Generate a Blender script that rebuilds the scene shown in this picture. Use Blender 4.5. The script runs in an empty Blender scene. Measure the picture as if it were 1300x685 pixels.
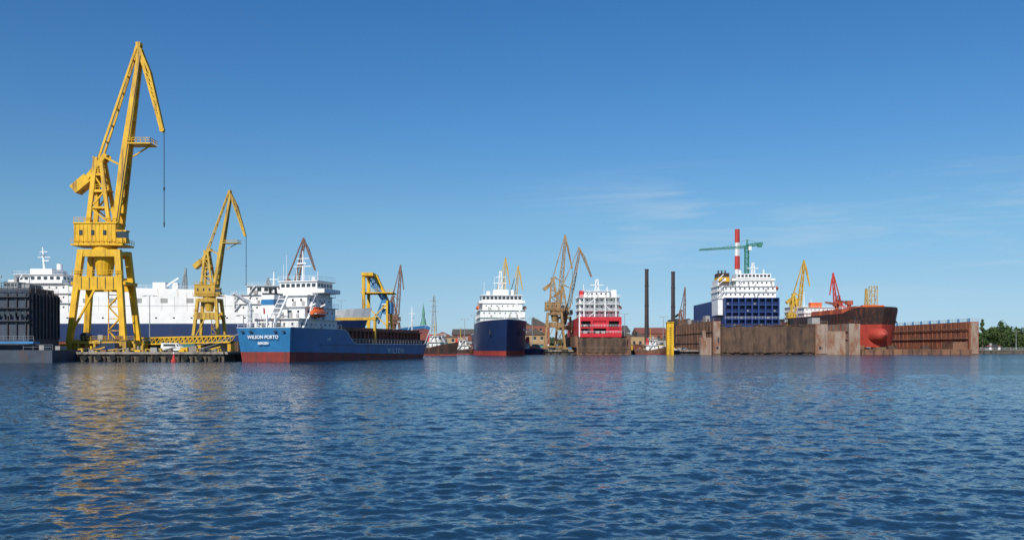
import bpy, math, random
import numpy as np
from mathutils import Vector, Matrix
random.seed(7); np.random.seed(7)
F=1126.0; CAMH=3.0; HY=441.0
scene=bpy.context.scene
rad=math.radians
# ------------------------------------------------------------------ materials
M={}
def mat(name,c1,c2=None,rough=.55,scale=.35,rust=None,ramt=.0,streak=.12,metal=0,bump=.0,rscale=.7,spec=.4,emit=None):
    m=bpy.data.materials.new(name); m.use_nodes=True; nt=m.node_tree; N=nt.nodes; L=nt.links
    b=N['Principled BSDF']; b.inputs['Roughness'].default_value=rough; b.inputs['Metallic'].default_value=metal
    b.inputs['Specular IOR Level'].default_value=spec
    if c2 is None: c2=tuple(x*.78 for x in c1)
    tc=N.new('ShaderNodeTexCoord')
    n=N.new('ShaderNodeTexNoise'); n.inputs['Scale'].default_value=scale; n.inputs['Detail'].default_value=6; n.inputs['Roughness'].default_value=.65
    L.new(tc.outputs['Object'],n.inputs['Vector'])
    r=N.new('ShaderNodeValToRGB'); r.color_ramp.elements[0].position=.35; r.color_ramp.elements[1].position=.68
    r.color_ramp.elements[0].color=(*c1,1); r.color_ramp.elements[1].color=(*c2,1)
    L.new(n.outputs['Fac'],r.inputs['Fac']); col=r.outputs['Color']
    if rust:
        mp=N.new('ShaderNodeMapping'); mp.inputs['Scale'].default_value=(1,1,streak)
        L.new(tc.outputs['Object'],mp.inputs['Vector'])
        n2=N.new('ShaderNodeTexNoise'); n2.inputs['Scale'].default_value=rscale; n2.inputs['Detail'].default_value=8; n2.inputs['Roughness'].default_value=.7
        L.new(mp.outputs[0],n2.inputs['Vector'])
        r2=N.new('ShaderNodeMapRange'); c=.72-.35*ramt
        r2.inputs['From Min'].default_value=c-.07; r2.inputs['From Max'].default_value=c+.09; r2.inputs['To Max'].default_value=.9
        L.new(n2.outputs['Fac'],r2.inputs['Value'])
        mx=N.new('ShaderNodeMixRGB'); mx.inputs[2].default_value=(*rust,1)
        L.new(r2.outputs[0],mx.inputs[0]); L.new(col,mx.inputs[1]); col=mx.outputs[0]
    L.new(col,b.inputs['Base Color'])
    if bump:
        bp=N.new('ShaderNodeBump'); bp.inputs['Strength'].default_value=bump; bp.inputs['Distance'].default_value=.1
        L.new(n.outputs['Fac'],bp.inputs['Height']); L.new(bp.outputs[0],b.inputs['Normal'])
    M[name]=m; return m
RU=(.13,.05,.025)
mat('yellow_paint',(.76,.45,.012),(.58,.32,.012),rust=(.16,.08,.03),ramt=.34,rough=.6)
mat('yellow_dull',(.60,.38,.04),(.42,.26,.04),rust=RU,ramt=.38)
mat('tan_crane',(.36,.23,.09),(.24,.15,.06),rust=RU,ramt=.5)
mat('brown_crane',(.22,.10,.055),(.15,.07,.04),rust=(.10,.045,.03),ramt=.5)
mat('grey_crane',(.28,.30,.30),(.2,.22,.23))
mat('green_crane',(.05,.24,.16),(.04,.17,.12))
mat('dark_steel',(.035,.04,.05),(.02,.024,.03),rough=.5)
mat('dark_rope',(.02,.02,.022))
mat('white_paint',(.80,.79,.76),(.68,.68,.66),rust=(.40,.28,.18),ramt=.14,rough=.45)
mat('white_clean',(.80,.80,.79),(.70,.70,.69),rough=.4)
mat('glass_dark',(.02,.028,.035),(.05,.06,.07),rough=.12,spec=.6)
mat('blue_hull',(.03,.17,.36),(.022,.13,.28),rust=(.04,.08,.14),ramt=.32,rough=.4,rscale=.5)
mat('navy_hull',(.015,.035,.11),(.012,.027,.08),rust=(.05,.05,.08),ramt=.2,rough=.4)
mat('red_boot',(.28,.04,.028),(.19,.033,.025),rust=(.09,.045,.04),ramt=.5,rough=.6)
mat('red_paint',(.58,.02,.03),(.46,.018,.03),rust=(.25,.03,.03),ramt=.25,rough=.45)
mat('antifoul_red',(.46,.06,.04),(.35,.045,.03),rust=(.2,.05,.04),ramt=.38,rough=.6)
mat('black_hull',(.022,.018,.018),(.06,.03,.025),rust=(.17,.055,.03),ramt=.38,rough=.5)
mat('maroon',(.22,.065,.038),(.14,.045,.03),rust=(.06,.035,.03),ramt=.35)
mat('cobalt',(.022,.055,.21),(.016,.04,.15),rust=(.03,.04,.09),ramt=.35,rough=.55)
mat('sky_blue_paint',(.04,.22,.46),(.03,.16,.35))
mat('dock_rust',(.25,.125,.07),(.15,.075,.045),rust=(.065,.04,.03),ramt=.5,rough=.85,bump=.3,scale=.12,rscale=.3,streak=.5)
mat('dock_red',(.33,.115,.055),(.22,.075,.04),rust=(.10,.045,.032),ramt=.5,rough=.85,scale=.1,rscale=.35,streak=.4)
mat('dock_grey',(.33,.27,.22),(.26,.18,.13),rust=(.20,.085,.045),ramt=.58,rough=.85,scale=.12,rscale=.4,streak=.35)
mat('dock_brown',(.12,.07,.048),(.065,.042,.032),rust=(.028,.02,.018),ramt=.5,rough=.85,scale=.3,streak=.3)
mat('tarp',(.135,.08,.052),(.075,.048,.035),rust=(.035,.026,.022),ramt=.5,rough=.95,scale=.22,rscale=.35,streak=.35,bump=.3)
mat('dock_blue',(.05,.07,.10),(.03,.042,.06),rust=(.09,.05,.035),ramt=.35,rough=.65)
mat('concrete',(.32,.28,.23),(.21,.185,.155),rust=(.09,.08,.07),ramt=.45,rough=.9,bump=.3,scale=.5)
mat('quay_stone',(.14,.115,.085),(.065,.055,.044),rust=(.02,.022,.02),ramt=.5,rough=.9,bump=.6,scale=.9,streak=.4)
mat('ground_mat',(.17,.145,.11),(.095,.085,.065),rough=.95,scale=.06)
mat('brick',(.28,.10,.06),(.20,.075,.045),rust=(.10,.05,.04),ramt=.3,rough=.9)
mat('ochre_wall',(.42,.29,.16),(.34,.23,.13),rough=.9,rust=(.2,.15,.1),ramt=.2)
mat('grey_wall',(.34,.33,.31),(.26,.26,.25),rough=.85,rust=(.17,.15,.13),ramt=.25)
mat('roof_dark',(.07,.062,.058),(.11,.09,.075),rough=.9)
mat('roof_red',(.24,.08,.05),(.17,.06,.045),rough=.9)
mat('chimney_dark',(.075,.055,.05),(.045,.037,.037),rough=.9)
mat('chimney_red',(.55,.05,.04),(.42,.04,.035),rough=.8)
mat('orange',(.70,.13,.025),(.55,.09,.02),rough=.4)
mat('deck_red',(.42,.09,.04),(.30,.07,.035),rust=(.15,.05,.03),ramt=.3)
mat('green_paint',(.03,.16,.08),(.02,.11,.06))
mat('copper_green',(.12,.30,.22),(.09,.22,.17))
mat('rubber',(.012,.012,.012),(.02,.02,.02),rough=.9)
mat('bark',(.09,.065,.045),(.05,.04,.03),rough=.95)
mat('teal_box',(.05,.22,.24),(.04,.16,.18),rust=RU,ramt=.2)
mat('stripe_white',(.75,.75,.72),(.6,.6,.58),rough=.5)
mat('foliage_a',(.075,.12,.025),(.045,.08,.018),rough=.8,scale=.5)
mat('foliage_b',(.045,.085,.022),(.025,.05,.014),rough=.8,scale=.5)
mat('foliage_far',(.06,.09,.05),(.045,.07,.045),rough=.9,scale=.05)
# ------------------------------------------------------------------ builder
class Part:
    def __init__(s,name,m): s.name=name; s.m=m; s.v=[]; s.f=[]
    def add(s,vs,fs):
        o=len(s.v); s.v+= [tuple(v) for v in vs]; s.f+=[tuple(i+o for i in f) for f in fs]; return s
    def box(s,x0,x1,y0,y1,z0,z1):
        return s.add([(x0,y0,z0),(x1,y0,z0),(x1,y1,z0),(x0,y1,z0),(x0,y0,z1),(x1,y0,z1),(x1,y1,z1),(x0,y1,z1)],
          [(0,3,2,1),(4,5,6,7),(0,1,5,4),(1,2,6,5),(2,3,7,6),(3,0,4,7)])
    def beam(s,a,b,w,h=None,w2=None,h2=None):
        a=Vector(a); b=Vector(b); h=h or w; w2=w2 or w; h2=h2 or (h if w2==w else h*w2/w)
        d=(b-a); 
        if d.length<1e-6: return s
        d.normalize(); up=Vector((0,1,0)) if abs(d.y)<.9 else Vector((0,0,1))
        q=d.cross(up).normalized(); r=q.cross(d).normalized()
        vs=[]
        for p,ww,hh in((a,w,h),(b,w2,h2)):
            for i,j in((-1,-1),(1,-1),(1,1),(-1,1)): vs.append(p+q*(i*ww/2)+r*(j*hh/2))
        return s.add(vs,[(0,1,2,3),(7,6,5,4),(0,4,5,1),(1,5,6,2),(2,6,7,3),(3,7,4,0)])
    def tube(s,a,b,r0,r1=None,n=10):
        a=Vector(a); b=Vector(b); r1=r0 if r1 is None else r1
        d=(b-a).normalized(); up=Vector((0,1,0)) if abs(d.y)<.9 else Vector((0,0,1))
        q=d.cross(up).normalized(); r=q.cross(d).normalized(); vs=[]
        for p,R in((a,r0),(b,r1)):
            for i in range(n):
                t=2*math.pi*i/n; vs.append(p+q*R*math.cos(t)+r*R*math.sin(t))
        fs=[(i,(i+1)%n,n+(i+1)%n,n+i) for i in range(n)]+[tuple(range(n))[::-1],tuple(range(n,2*n))]
        return s.add(vs,fs)
    def lattice(s,a,b,w0,w1,n,t,t2=None):
        a=Vector(a); b=Vector(b); d=(b-a).normalized(); up=Vector((0,1,0)) if abs(d.y)<.9 else Vector((1,0,0))
        q=d.cross(up).normalized(); r=q.cross(d).normalized(); t2=t2 or t*.6
        C=[]
        for i in range(n+1):
            u=i/n; p=a.lerp(b,u); w=w0+(w1-w0)*u
            C.append([p+q*(x*w/2)+r*(y*w/2) for x,y in((-1,-1),(1,-1),(1,1),(-1,1))])
        for j in range(4): s.beam(C[0][j],C[n][j],t)
        for i in range(n):
            for j in range(4):
                k=(j+1)%4
                if i%2: s.beam(C[i][j],C[i+1][k],t2)
                else: s.beam(C[i][k],C[i+1][j],t2)
                s.beam(C[i+1][j],C[i+1][k],t2)
        return s
    def rail(s,pts,h=1.1,step=2.,t=.05):
        for a,b in zip(pts[:-1],pts[1:]):
            a=Vector(a); b=Vector(b); L=(b-a).length; n=max(1,int(L/step))
            for z in(h,h*.55): s.beam(a+Vector((0,0,z)),b+Vector((0,0,z)),t)
            for i in range(n+1):
                p=a.lerp(b,i/n); s.beam(p,p+Vector((0,0,h)),t)
        return s
    def prism(s,prof,y0,y1):   # profile in xz
        n=len(prof); vs=[(x,y0,z) for x,z in prof]+[(x,y1,z) for x,z in prof]
        return s.add(vs,[tuple(range(n)),tuple(range(n,2*n))[::-1]]+[(i,n+i,n+(i+1)%n,(i+1)%n) for i in range(n)])
class Obj:
    def __init__(s,name,loc=(0,0,0),yaw=0,world=False):
        s.e=bpy.data.objects.new(name,None); scene.collection.objects.link(s.e)
        s.e.location=loc; s.e.rotation_euler=(0,0,yaw); s.parts={}; s.world=world; s.loc=loc
        s.e.empty_display_size=.5
    def p(s,name,m):
        k=name
        if k not in s.parts: s.parts[k]=Part(name,m)
        return s.parts[k]
    def done(s,smooth=()):
        for k,p in s.parts.items():
            if not p.v: continue
            me=bpy.data.meshes.new(k); v=p.v
            if s.world: v=[(a-s.loc[0],b-s.loc[1],c-s.loc[2]) for a,b,c in v]
            me.from_pydata(v,[],p.f); me.materials.append(M[p.m]); me.update()
            if k in smooth:
                me.polygons.foreach_set('use_smooth',[True]*len(me.polygons))
            o=bpy.data.objects.new(k,me); scene.collection.objects.link(o); o.parent=s.e
        return s
def site(d):
    k=d/F
    return (lambda u:(u-650)*k),(lambda v:CAMH+(HY-v)*k),k
# ------------------------------------------------------------------ hull
def sm(a,b,x):
    t=min(1,max(0,(x-a)/(b-a))); return t*t*(3-2*t)
def hull(o,L,B,bands,deck,tb=.72,ts=.15,sd=.95,sw=.75,rake=5,pd=2.6,pw=1.5,nst=48,capdrop=.9,capmat='maroon'):
    ts_=[(i/nst) for i in range(nst+1)]
    dm=max(deck(t) for t in ts_)
    def pt(t,z):
        s=max(0,min(1.05,z/dm)); hw=B/2
        if t>tb:
            u=(t-tb)/(1-tb); p=pw+(pd-pw)*s; hw*=max(0.0,1-u**p)
        if t<ts:
            u=(t/ts)**.6; w=sw+(sd-sw)*min(1,z/deck(0)) ; hw*=w+(1-w)*u
        x=t*L+rake*s*sm(.6,1,t)
        if t<ts: x-= (1.2*s)*(1-t/ts)
        return x,max(hw,.12)
    for name,m,z0,z1,n in bands:
        P=o.p(name,m)
        for side in(-1,1):
            vs=[];fs=[]
            for t in ts_:
                for j in range(n+1):
                    a=z0(t);b=z1(t); z=a+(b-a)*j/n; x,w=pt(t,z); vs.append((x,side*w,z))
            for i in range(nst):
                for j in range(n):
                    q=i*(n+1)+j; f=(q,q+n+1,q+n+2,q+1); fs.append(f if side<0 else f[::-1])
            P.add(vs,fs)
        vs=[];
        for tt in(0,1):
            vs=[]
            for j in range(n+1):
                a=z0(tt);b=z1(tt); z=a+(b-a)*j/n; x,w=pt(tt,z); vs+=[(x,-w,z),(x,w,z)]
            P.add(vs,[(2*j,2*j+1,2*j+3,2*j+2) for j in range(n)])
    P=o.p('deck',capmat); vs=[]
    for t in ts_:
        z=deck(t)-capdrop; x,w=pt(t,z); vs+=[(x,-w*.995,z),(x,w*.995,z)]
    P.add(vs,[(2*i,2*i+1,2*i+3,2*i+2) for i in range(nst)])
    return pt
def windows(P,x0,x1,y,z,n,w,h,axis='x',eps=.04):
    for i in range(n):
        c=x0+(x1-x0)*(i+.5)/n
        if axis=='x': P.box(c-w/2,c+w/2,y-eps,y+eps,z-h/2,z+h/2)
        else: P.box(y-eps,y+eps,c-w/2,c+w/2,z-h/2,z+h/2)
def decks(o,x0,x1,y0,y1,z0,n,dh,inset=.0,front='-y',ws=.5,wh=.55,rails=True):
    """stacked accommodation decks with windows on all four sides, doors, vents and rails"""
    H=o.p('accommodation','white_paint'); G=o.p('windows','glass_dark'); R=o.p('railings','white_clean'); V=o.p('vents_and_lockers','grey_wall')
    for i in range(n):
        a,b,c,d=x0+inset*i,x1-inset*i,y0+inset*i,y1-inset*i; z=z0+i*dh
        H.box(a,b,c,d,z,z+dh-.12); H.box(a-.6,b+.6,c-.6,d+.6,z+dh-.12,z+dh+.02)
        nx=max(2,int((b-a)/2.1)); ny=max(2,int((d-c)/2.1))
        for y in(c,d): windows(G,a+.4,b-.4,y,z+dh*.58,nx,ws,wh)
        for x in(a,b): windows(G,c+.4,d-.4,x,z+dh*.58,ny,ws,wh,'y')
        for q in range(3):
            xx=random.uniform(a+.6,b-.6); V.box(xx-.3,xx+.3,c-.3,c-.01,z+.05,z+random.uniform(.8,1.5))
            yy=random.uniform(c+.6,d-.6); V.box(a-.3,a-.01,yy-.3,yy+.3,z+.05,z+random.uniform(.8,1.5)); V.box(b+.01,b+.3,yy-.3,yy+.3,z+.05,z+random.uniform(.8,1.5))
        # outboard stair between decks
        R.beam((a+.5,c-.5,z),(a+2.6,c-.5,z+dh),.22,.5); R.beam((b+.45,d-.5,z),(b+.45,d-2.6,z+dh),.22,.5)
        if rails: R.rail([(a-.55,c-.55,z+dh),(b+.55,c-.55,z+dh),(b+.55,d+.55,z+dh),(a-.55,d+.55,z+dh),(a-.55,c-.55,z+dh)],h=1.0,t=.04)
    return z0+n*dh
# ------------------------------------------------------------------ portal cranes
def crane(name,px,d,z0,top,mname,mir=1,jx=1.0,yaw=0,box=False,rope=True,legs=True,house=None,tipd=None,jb=1.0):
    """level-luffing portal crane"""
    X,Z,k=site(d); H=Z(top)-z0; s=H/392.0
    o=Obj(name,(X(px),d,z0),yaw)
    def P(u,v,w): return (u*s*mir,v*s,w*s)
    def J(u,v,w): 
        return ((17+(u-17)*jx)*s*mir,v*s,w*s)
    S=o.p('portal_legs',mname); 
    tt=lambda a:a*s
    if legs:
        for sy in(-1,1):
            for sx in(-1,1):
                S.beam(P(34*sx,22*sy,10),P(23*sx,14*sy,128),tt(6.5),tt(6),tt(7.5),tt(7))
                T=o.p('bogies',mname); 
                a=P(34*sx-11,22*sy-3,1.5); b=P(34*sx+11,22*sy+3,10)
                T.box(min(a[0],b[0]),max(a[0],b[0]),a[1],b[1],a[2],b[2])
                W=o.p('wheels','dark_steel')
                for q in(-8,-3,3,8):
                    c=P(34*sx+q,22*sy-3.6,2); e=P(34*sx+q,22*sy+3.6,2); W.tube(c,e,tt(2),n=12)
            S.beam(P(-34,22*sy,13),P(34,22*sy,13),tt(4.5),tt(4.5))
            S.beam(P(-28,18.2*sy,86),P(28,18.2*sy,86),tt(17),tt(4))
            S.beam(P(-24,14.5*sy,124),P(24,14.5*sy,124),tt(9),tt(5))
        for sx in(-1,1):
            S.beam(P(27.5*sx,-18,86),P(27.5*sx,18,86),tt(13),tt(4))
            S.beam(P(23*sx,-14,124),P(23*sx,14,124),tt(8),tt(4))
            S.beam(P(34*sx,-21,13),P(34*sx,21,13),tt(4),tt(4))
        S.beam(P(-33,-22.6,20),P(-4,-19,78),tt(2.4)); 
        pn=o.p('girder_panels','dark_steel')
        for q in(-20,-10,0,10,20):
            a=P(q-.4,-20.6,79); b=P(q+.4,-20.25,93.5); pn.box(min(a[0],b[0]),max(a[0],b[0]),a[1],b[1],a[2],b[2])
        # stair tower
        st=o.p('stairs',mname)
        for i in range(5):
            z=12+i*15; a=(8 if i%2 else 22); b=(22 if i%2 else 8)
            st.beam(P(a,-8,z),P(b,-8,z+15),tt(1.2)); st.beam(P(a,-6,z),P(b,-6,z+15),tt(1.2))
            st.beam(P(8,-7,z+15),P(22,-7,z+15),tt(1))
        st.beam(P(8,-7,10),P(8,-7,86),tt(1)); st.beam(P(22,-7,10),P(22,-7,86),tt(1))
        o.p('portal_rails',mname).rail([P(-31,-21,95),P(31,-21,95)],h=tt(7),step=tt(6),t=tt(.5))
    S.tube(P(0,0,120),P(0,0,134),tt(15),n=20)
    S.tube(P(0,0,97),P(0,0,121),tt(9),tt(13),n=16)
    Hs=o.p('machinery_house',house or mname)
    a=P(-33,-13,136); b=P(20,13,161)
    Hs.box(min(a[0],b[0]),max(a[0],b[0]),a[1],b[1],a[2],b[2])
    for q in range(-31,20,5):
        a=P(q-.35,-13.5,137); b=P(q+.35,-13.02,160.5); Hs.box(min(a[0],b[0]),max(a[0],b[0]),a[1],b[1],a[2],b[2])
    a=P(-35,-17,133.5); b=P(30,17,135.7); Hs.box(min(a[0],b[0]),max(a[0],b[0]),a[1],b[1],a[2],b[2])
    a=P(-34,-14,161.2); b=P(21,14,163); o.p('house_roof',mname).box(min(a[0],b[0]),max(a[0],b[0]),a[1],b[1],a[2],b[2])
    a=P(-24,-6,163.1); b=P(-16,2,169); o.p('roof_vents','grey_wall').box(min(a[0],b[0]),max(a[0],b[0]),a[1],b[1],a[2],b[2])
    o.p('house_rails',mname).rail([P(-35,-17,135.7),P(30,-17,135.7),P(30,17,135.7)],h=tt(6),step=tt(6),t=tt(.5))
    o.p('house_rails',mname).rail([P(-33,-13,163),P(20,-13,163)],h=tt(6),step=tt(6),t=tt(.5))
    g=o.p('house_windows','glass_dark')
    for q in(-26,-11,4):
        a=P(q,-13.7,147); b=P(q+4,-12.9,153); g.box(min(a[0],b[0]),max(a[0],b[0]),a[1],b[1],a[2],b[2])
    c=o.p('operator_cab',mname); a=P(21,-14,137); b=P(33,-4,143); c.box(min(a[0],b[0]),max(a[0],b[0]),a[1],b[1],a[2],b[2])
    a=P(21.5,-13.5,143.1); b=P(32.5,-4.5,151); o.p('cab_glass','glass_dark').box(min(a[0],b[0]),max(a[0],b[0]),a[1],b[1],a[2],b[2])
    a=P(20.5,-14.3,151.1); b=P(33.5,-3.7,153); c.box(min(a[0],b[0]),max(a[0],b[0]),a[1],b[1],a[2],b[2])
    # A-frame
    A=o.p('a_frame',mname)
    for sy in(-1,1):
        A.beam(P(-16,10*sy,162),P(-9,5*sy,246),tt(5.5),tt(4)); A.beam(P(10,10*sy,162),P(-3,5*sy,246),tt(4.5),tt(3.5))
        for w,x0,x1,y in((182,-14.5,6.6,8.7),(203,-12.5,3.5,7.4),(224,-11,.5,6.2)):
            A.beam(P(x0,y*sy,w),P(x1,y*sy,w),tt(2.6))
        A.beam(P(-14.5,8.7*sy,182),P(3.5,7.4*sy,203),tt(1.7)); A.beam(P(3.5,7.4*sy,203),P(-11,6.2*sy,224),tt(1.7))
        A.beam(P(8,9*sy,164),P(-14.5,8.7*sy,182),tt(1.7))
    for w,y in((182,8.7),(203,7.4),(224,6.2),(246,5.4)): A.beam(P(-12,-y,w),P(-12,y,w),tt(2.4)); A.beam(P(0,-y,w),P(0,y,w),tt(2.2))
    a=P(-14,-8,203.5); b=P(8,8,205); A.box(min(a[0],b[0]),max(a[0],b[0]),a[1],b[1],a[2],b[2])
    A.rail([P(-14,-8,205),P(8,-8,205)],h=tt(6),step=tt(5),t=tt(.5))
    A.rail([P(-14,-7,225),P(4,-7,225)],h=tt(6),step=tt(5),t=tt(.5))
    # counterweight lever
    C=o.p('counterweight',mname)
    for sy in(-1,1):
        C.beam(P(4,6*sy,250),P(-26,6*sy,212),tt(5.5),tt(2.5)); C.beam(P(-4,6*sy,226),P(-25,6*sy,210),tt(2))
    C.beam(P(-19,0,220),P(-37,0,205),tt(12),tt(17))
    C.beam(P(1,6.5,247),J(30,4.5,232) if jx>0 else P(18,4,232),tt(2.2)); C.beam(P(1,-6.5,247),J(30,-4.5,232),tt(2.2))
    # jib
    Jb=o.p('jib',mname)
    if box:
        for sy in(-1,1):
            Jb.beam(J(17,9*sy,158),J(27,6*sy,245),tt(8),tt(4),tt(9.5),tt(3.4)); Jb.beam(J(27,6*sy,245),J(46,2.8*sy,384),tt(9.5),tt(3.4),tt(5),tt(2.6))
        for w in(175,195,215,235,255,275,295,315,335,355,372):
            u=17+(w-158)*(29/226)+ (1.2 if 200<w<300 else 0); y=9-(w-158)*(6.2/226)
            Jb.beam(J(u,-y,w),J(u,y,w),tt(3.4))
            Jb.beam(J(u,-y,w),J(u+2.4,y*.9,w+19),tt(1.5))
        a=J(33,-11,262); b=J(62,11,263.6); Jb.box(min(a[0],b[0]),max(a[0],b[0]),a[1],b[1],a[2],b[2])
        Jb.rail([J(33,-11,263.6),J(62,-11,263.6),J(62,11,263.6)],h=tt(6),step=tt(5),t=tt(.6)); Jb.beam(J(36,0,248),J(58,0,262),tt(1.6))
        ld=o.p('jib_ladder','dark_steel'); ld.beam(J(20,-11.4,165),J(30,-8.4,245),tt(.5)); ld.beam(J(30,-8.4,245),J(47,-4.8,375),tt(.5))
    else:
        Jb.lattice(J(17,0,160),J(28,0,250),13*s,13*s,6,tt(2.6),tt(1.5)); Jb.lattice(J(28,0,250),J(46,0,386),13*s,5*s,9,tt(2.6),tt(1.5))
    # fly jib (horse head)
    Fy=o.p('fly_jib',mname)
    tip=(74,282) if tipd is None else tipd
    for sy in(-1,1):
        A0=(43,391);A1=(46,382);A2=(58,350)
        Fy.beam(J(A0[0],3*sy,A0[1]),J(A2[0],2.6*sy,354),tt(2.6)); Fy.beam(J(A2[0],2.6*sy,354),J(tip[0],1.6*sy,tip[1]+2),tt(2.4))
        Fy.beam(J(A0[0]-1,3*sy,392),J(50,2.4*sy,362),tt(3)); Fy.beam(J(50,2.4*sy,362),J(tip[0]-2,1.6*sy,tip[1]),tt(2.6))
        Fy.beam(J(45,3*sy,386),J(54,2.6*sy,352),tt(2.4))
        n=7
        for i in range(n):
            u0=i/n;u1=(i+1)/n
            p0=(50+(tip[0]-2-50)*u0,362+(tip[1]-362)*u0); p1=(58+(tip[0]-58)*u1,354+(tip[1]+2-354)*u1)
            p2=(50+(tip[0]-2-50)*u1,362+(tip[1]-362)*u1)
            Fy.beam(J(p0[0],2.3*sy,p0[1]),J(p1[0],2.2*sy,p1[1]),tt(1.4)); Fy.beam(J(p1[0],2.2*sy,p1[1]),J(p2[0],2.2*sy,p2[1]),tt(1.2))
    Fy.tube(J(tip[0]-1,-2.6,tip[1]),J(tip[0]-1,2.6,tip[1]),tt(3),n=14)
    Fy.beam(J(44,-4,390),J(44,4,390),tt(5))
    # tie bars
    Tb=o.p('tie_bars',mname)
    for sy in(-1,1): Tb.beam(P(-5,5*sy,246),J(43,3*sy,391),tt(2.6),tt(1.8))
    for i in range(1,7):
        q=Vector(P(-5,0,246)).lerp(Vector(J(43,0,391)),i/7); y=tt(5-2*i/7); Tb.beam(q+Vector((0,-y,0)),q+Vector((0,y,0)),tt(1.6))
    lr=o.p('luffing_ropes','dark_rope')
    for y in(-1.2,1.2): lr.tube(P(-8,y*2,248),J(44,y,388),tt(.22),n=5); lr.tube(P(2,y*2,164),P(-6,y*2,246),tt(.22),n=5)
    if rope:
        R=o.p('hoist_rope','dark_rope'); 
        for y in(-.8,.8): R.tube(J(tip[0]+1.5,y,tip[1]),J(tip[0]+1.5,y,tip[1]-118),max(.045,tt(.22)),n=6)
        K=o.p('hook_block','dark_steel'); c=J(tip[0]+1.5,0,tip[1]-118)
        K.tube(c,(c[0],c[1],c[2]-tt(6)),tt(1.1),tt(.5)); K.tube((c[0],c[1],c[2]+tt(45)),(c[0],c[1],c[2]+tt(41)),tt(1.1),tt(1.0))
    return o.done()
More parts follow.
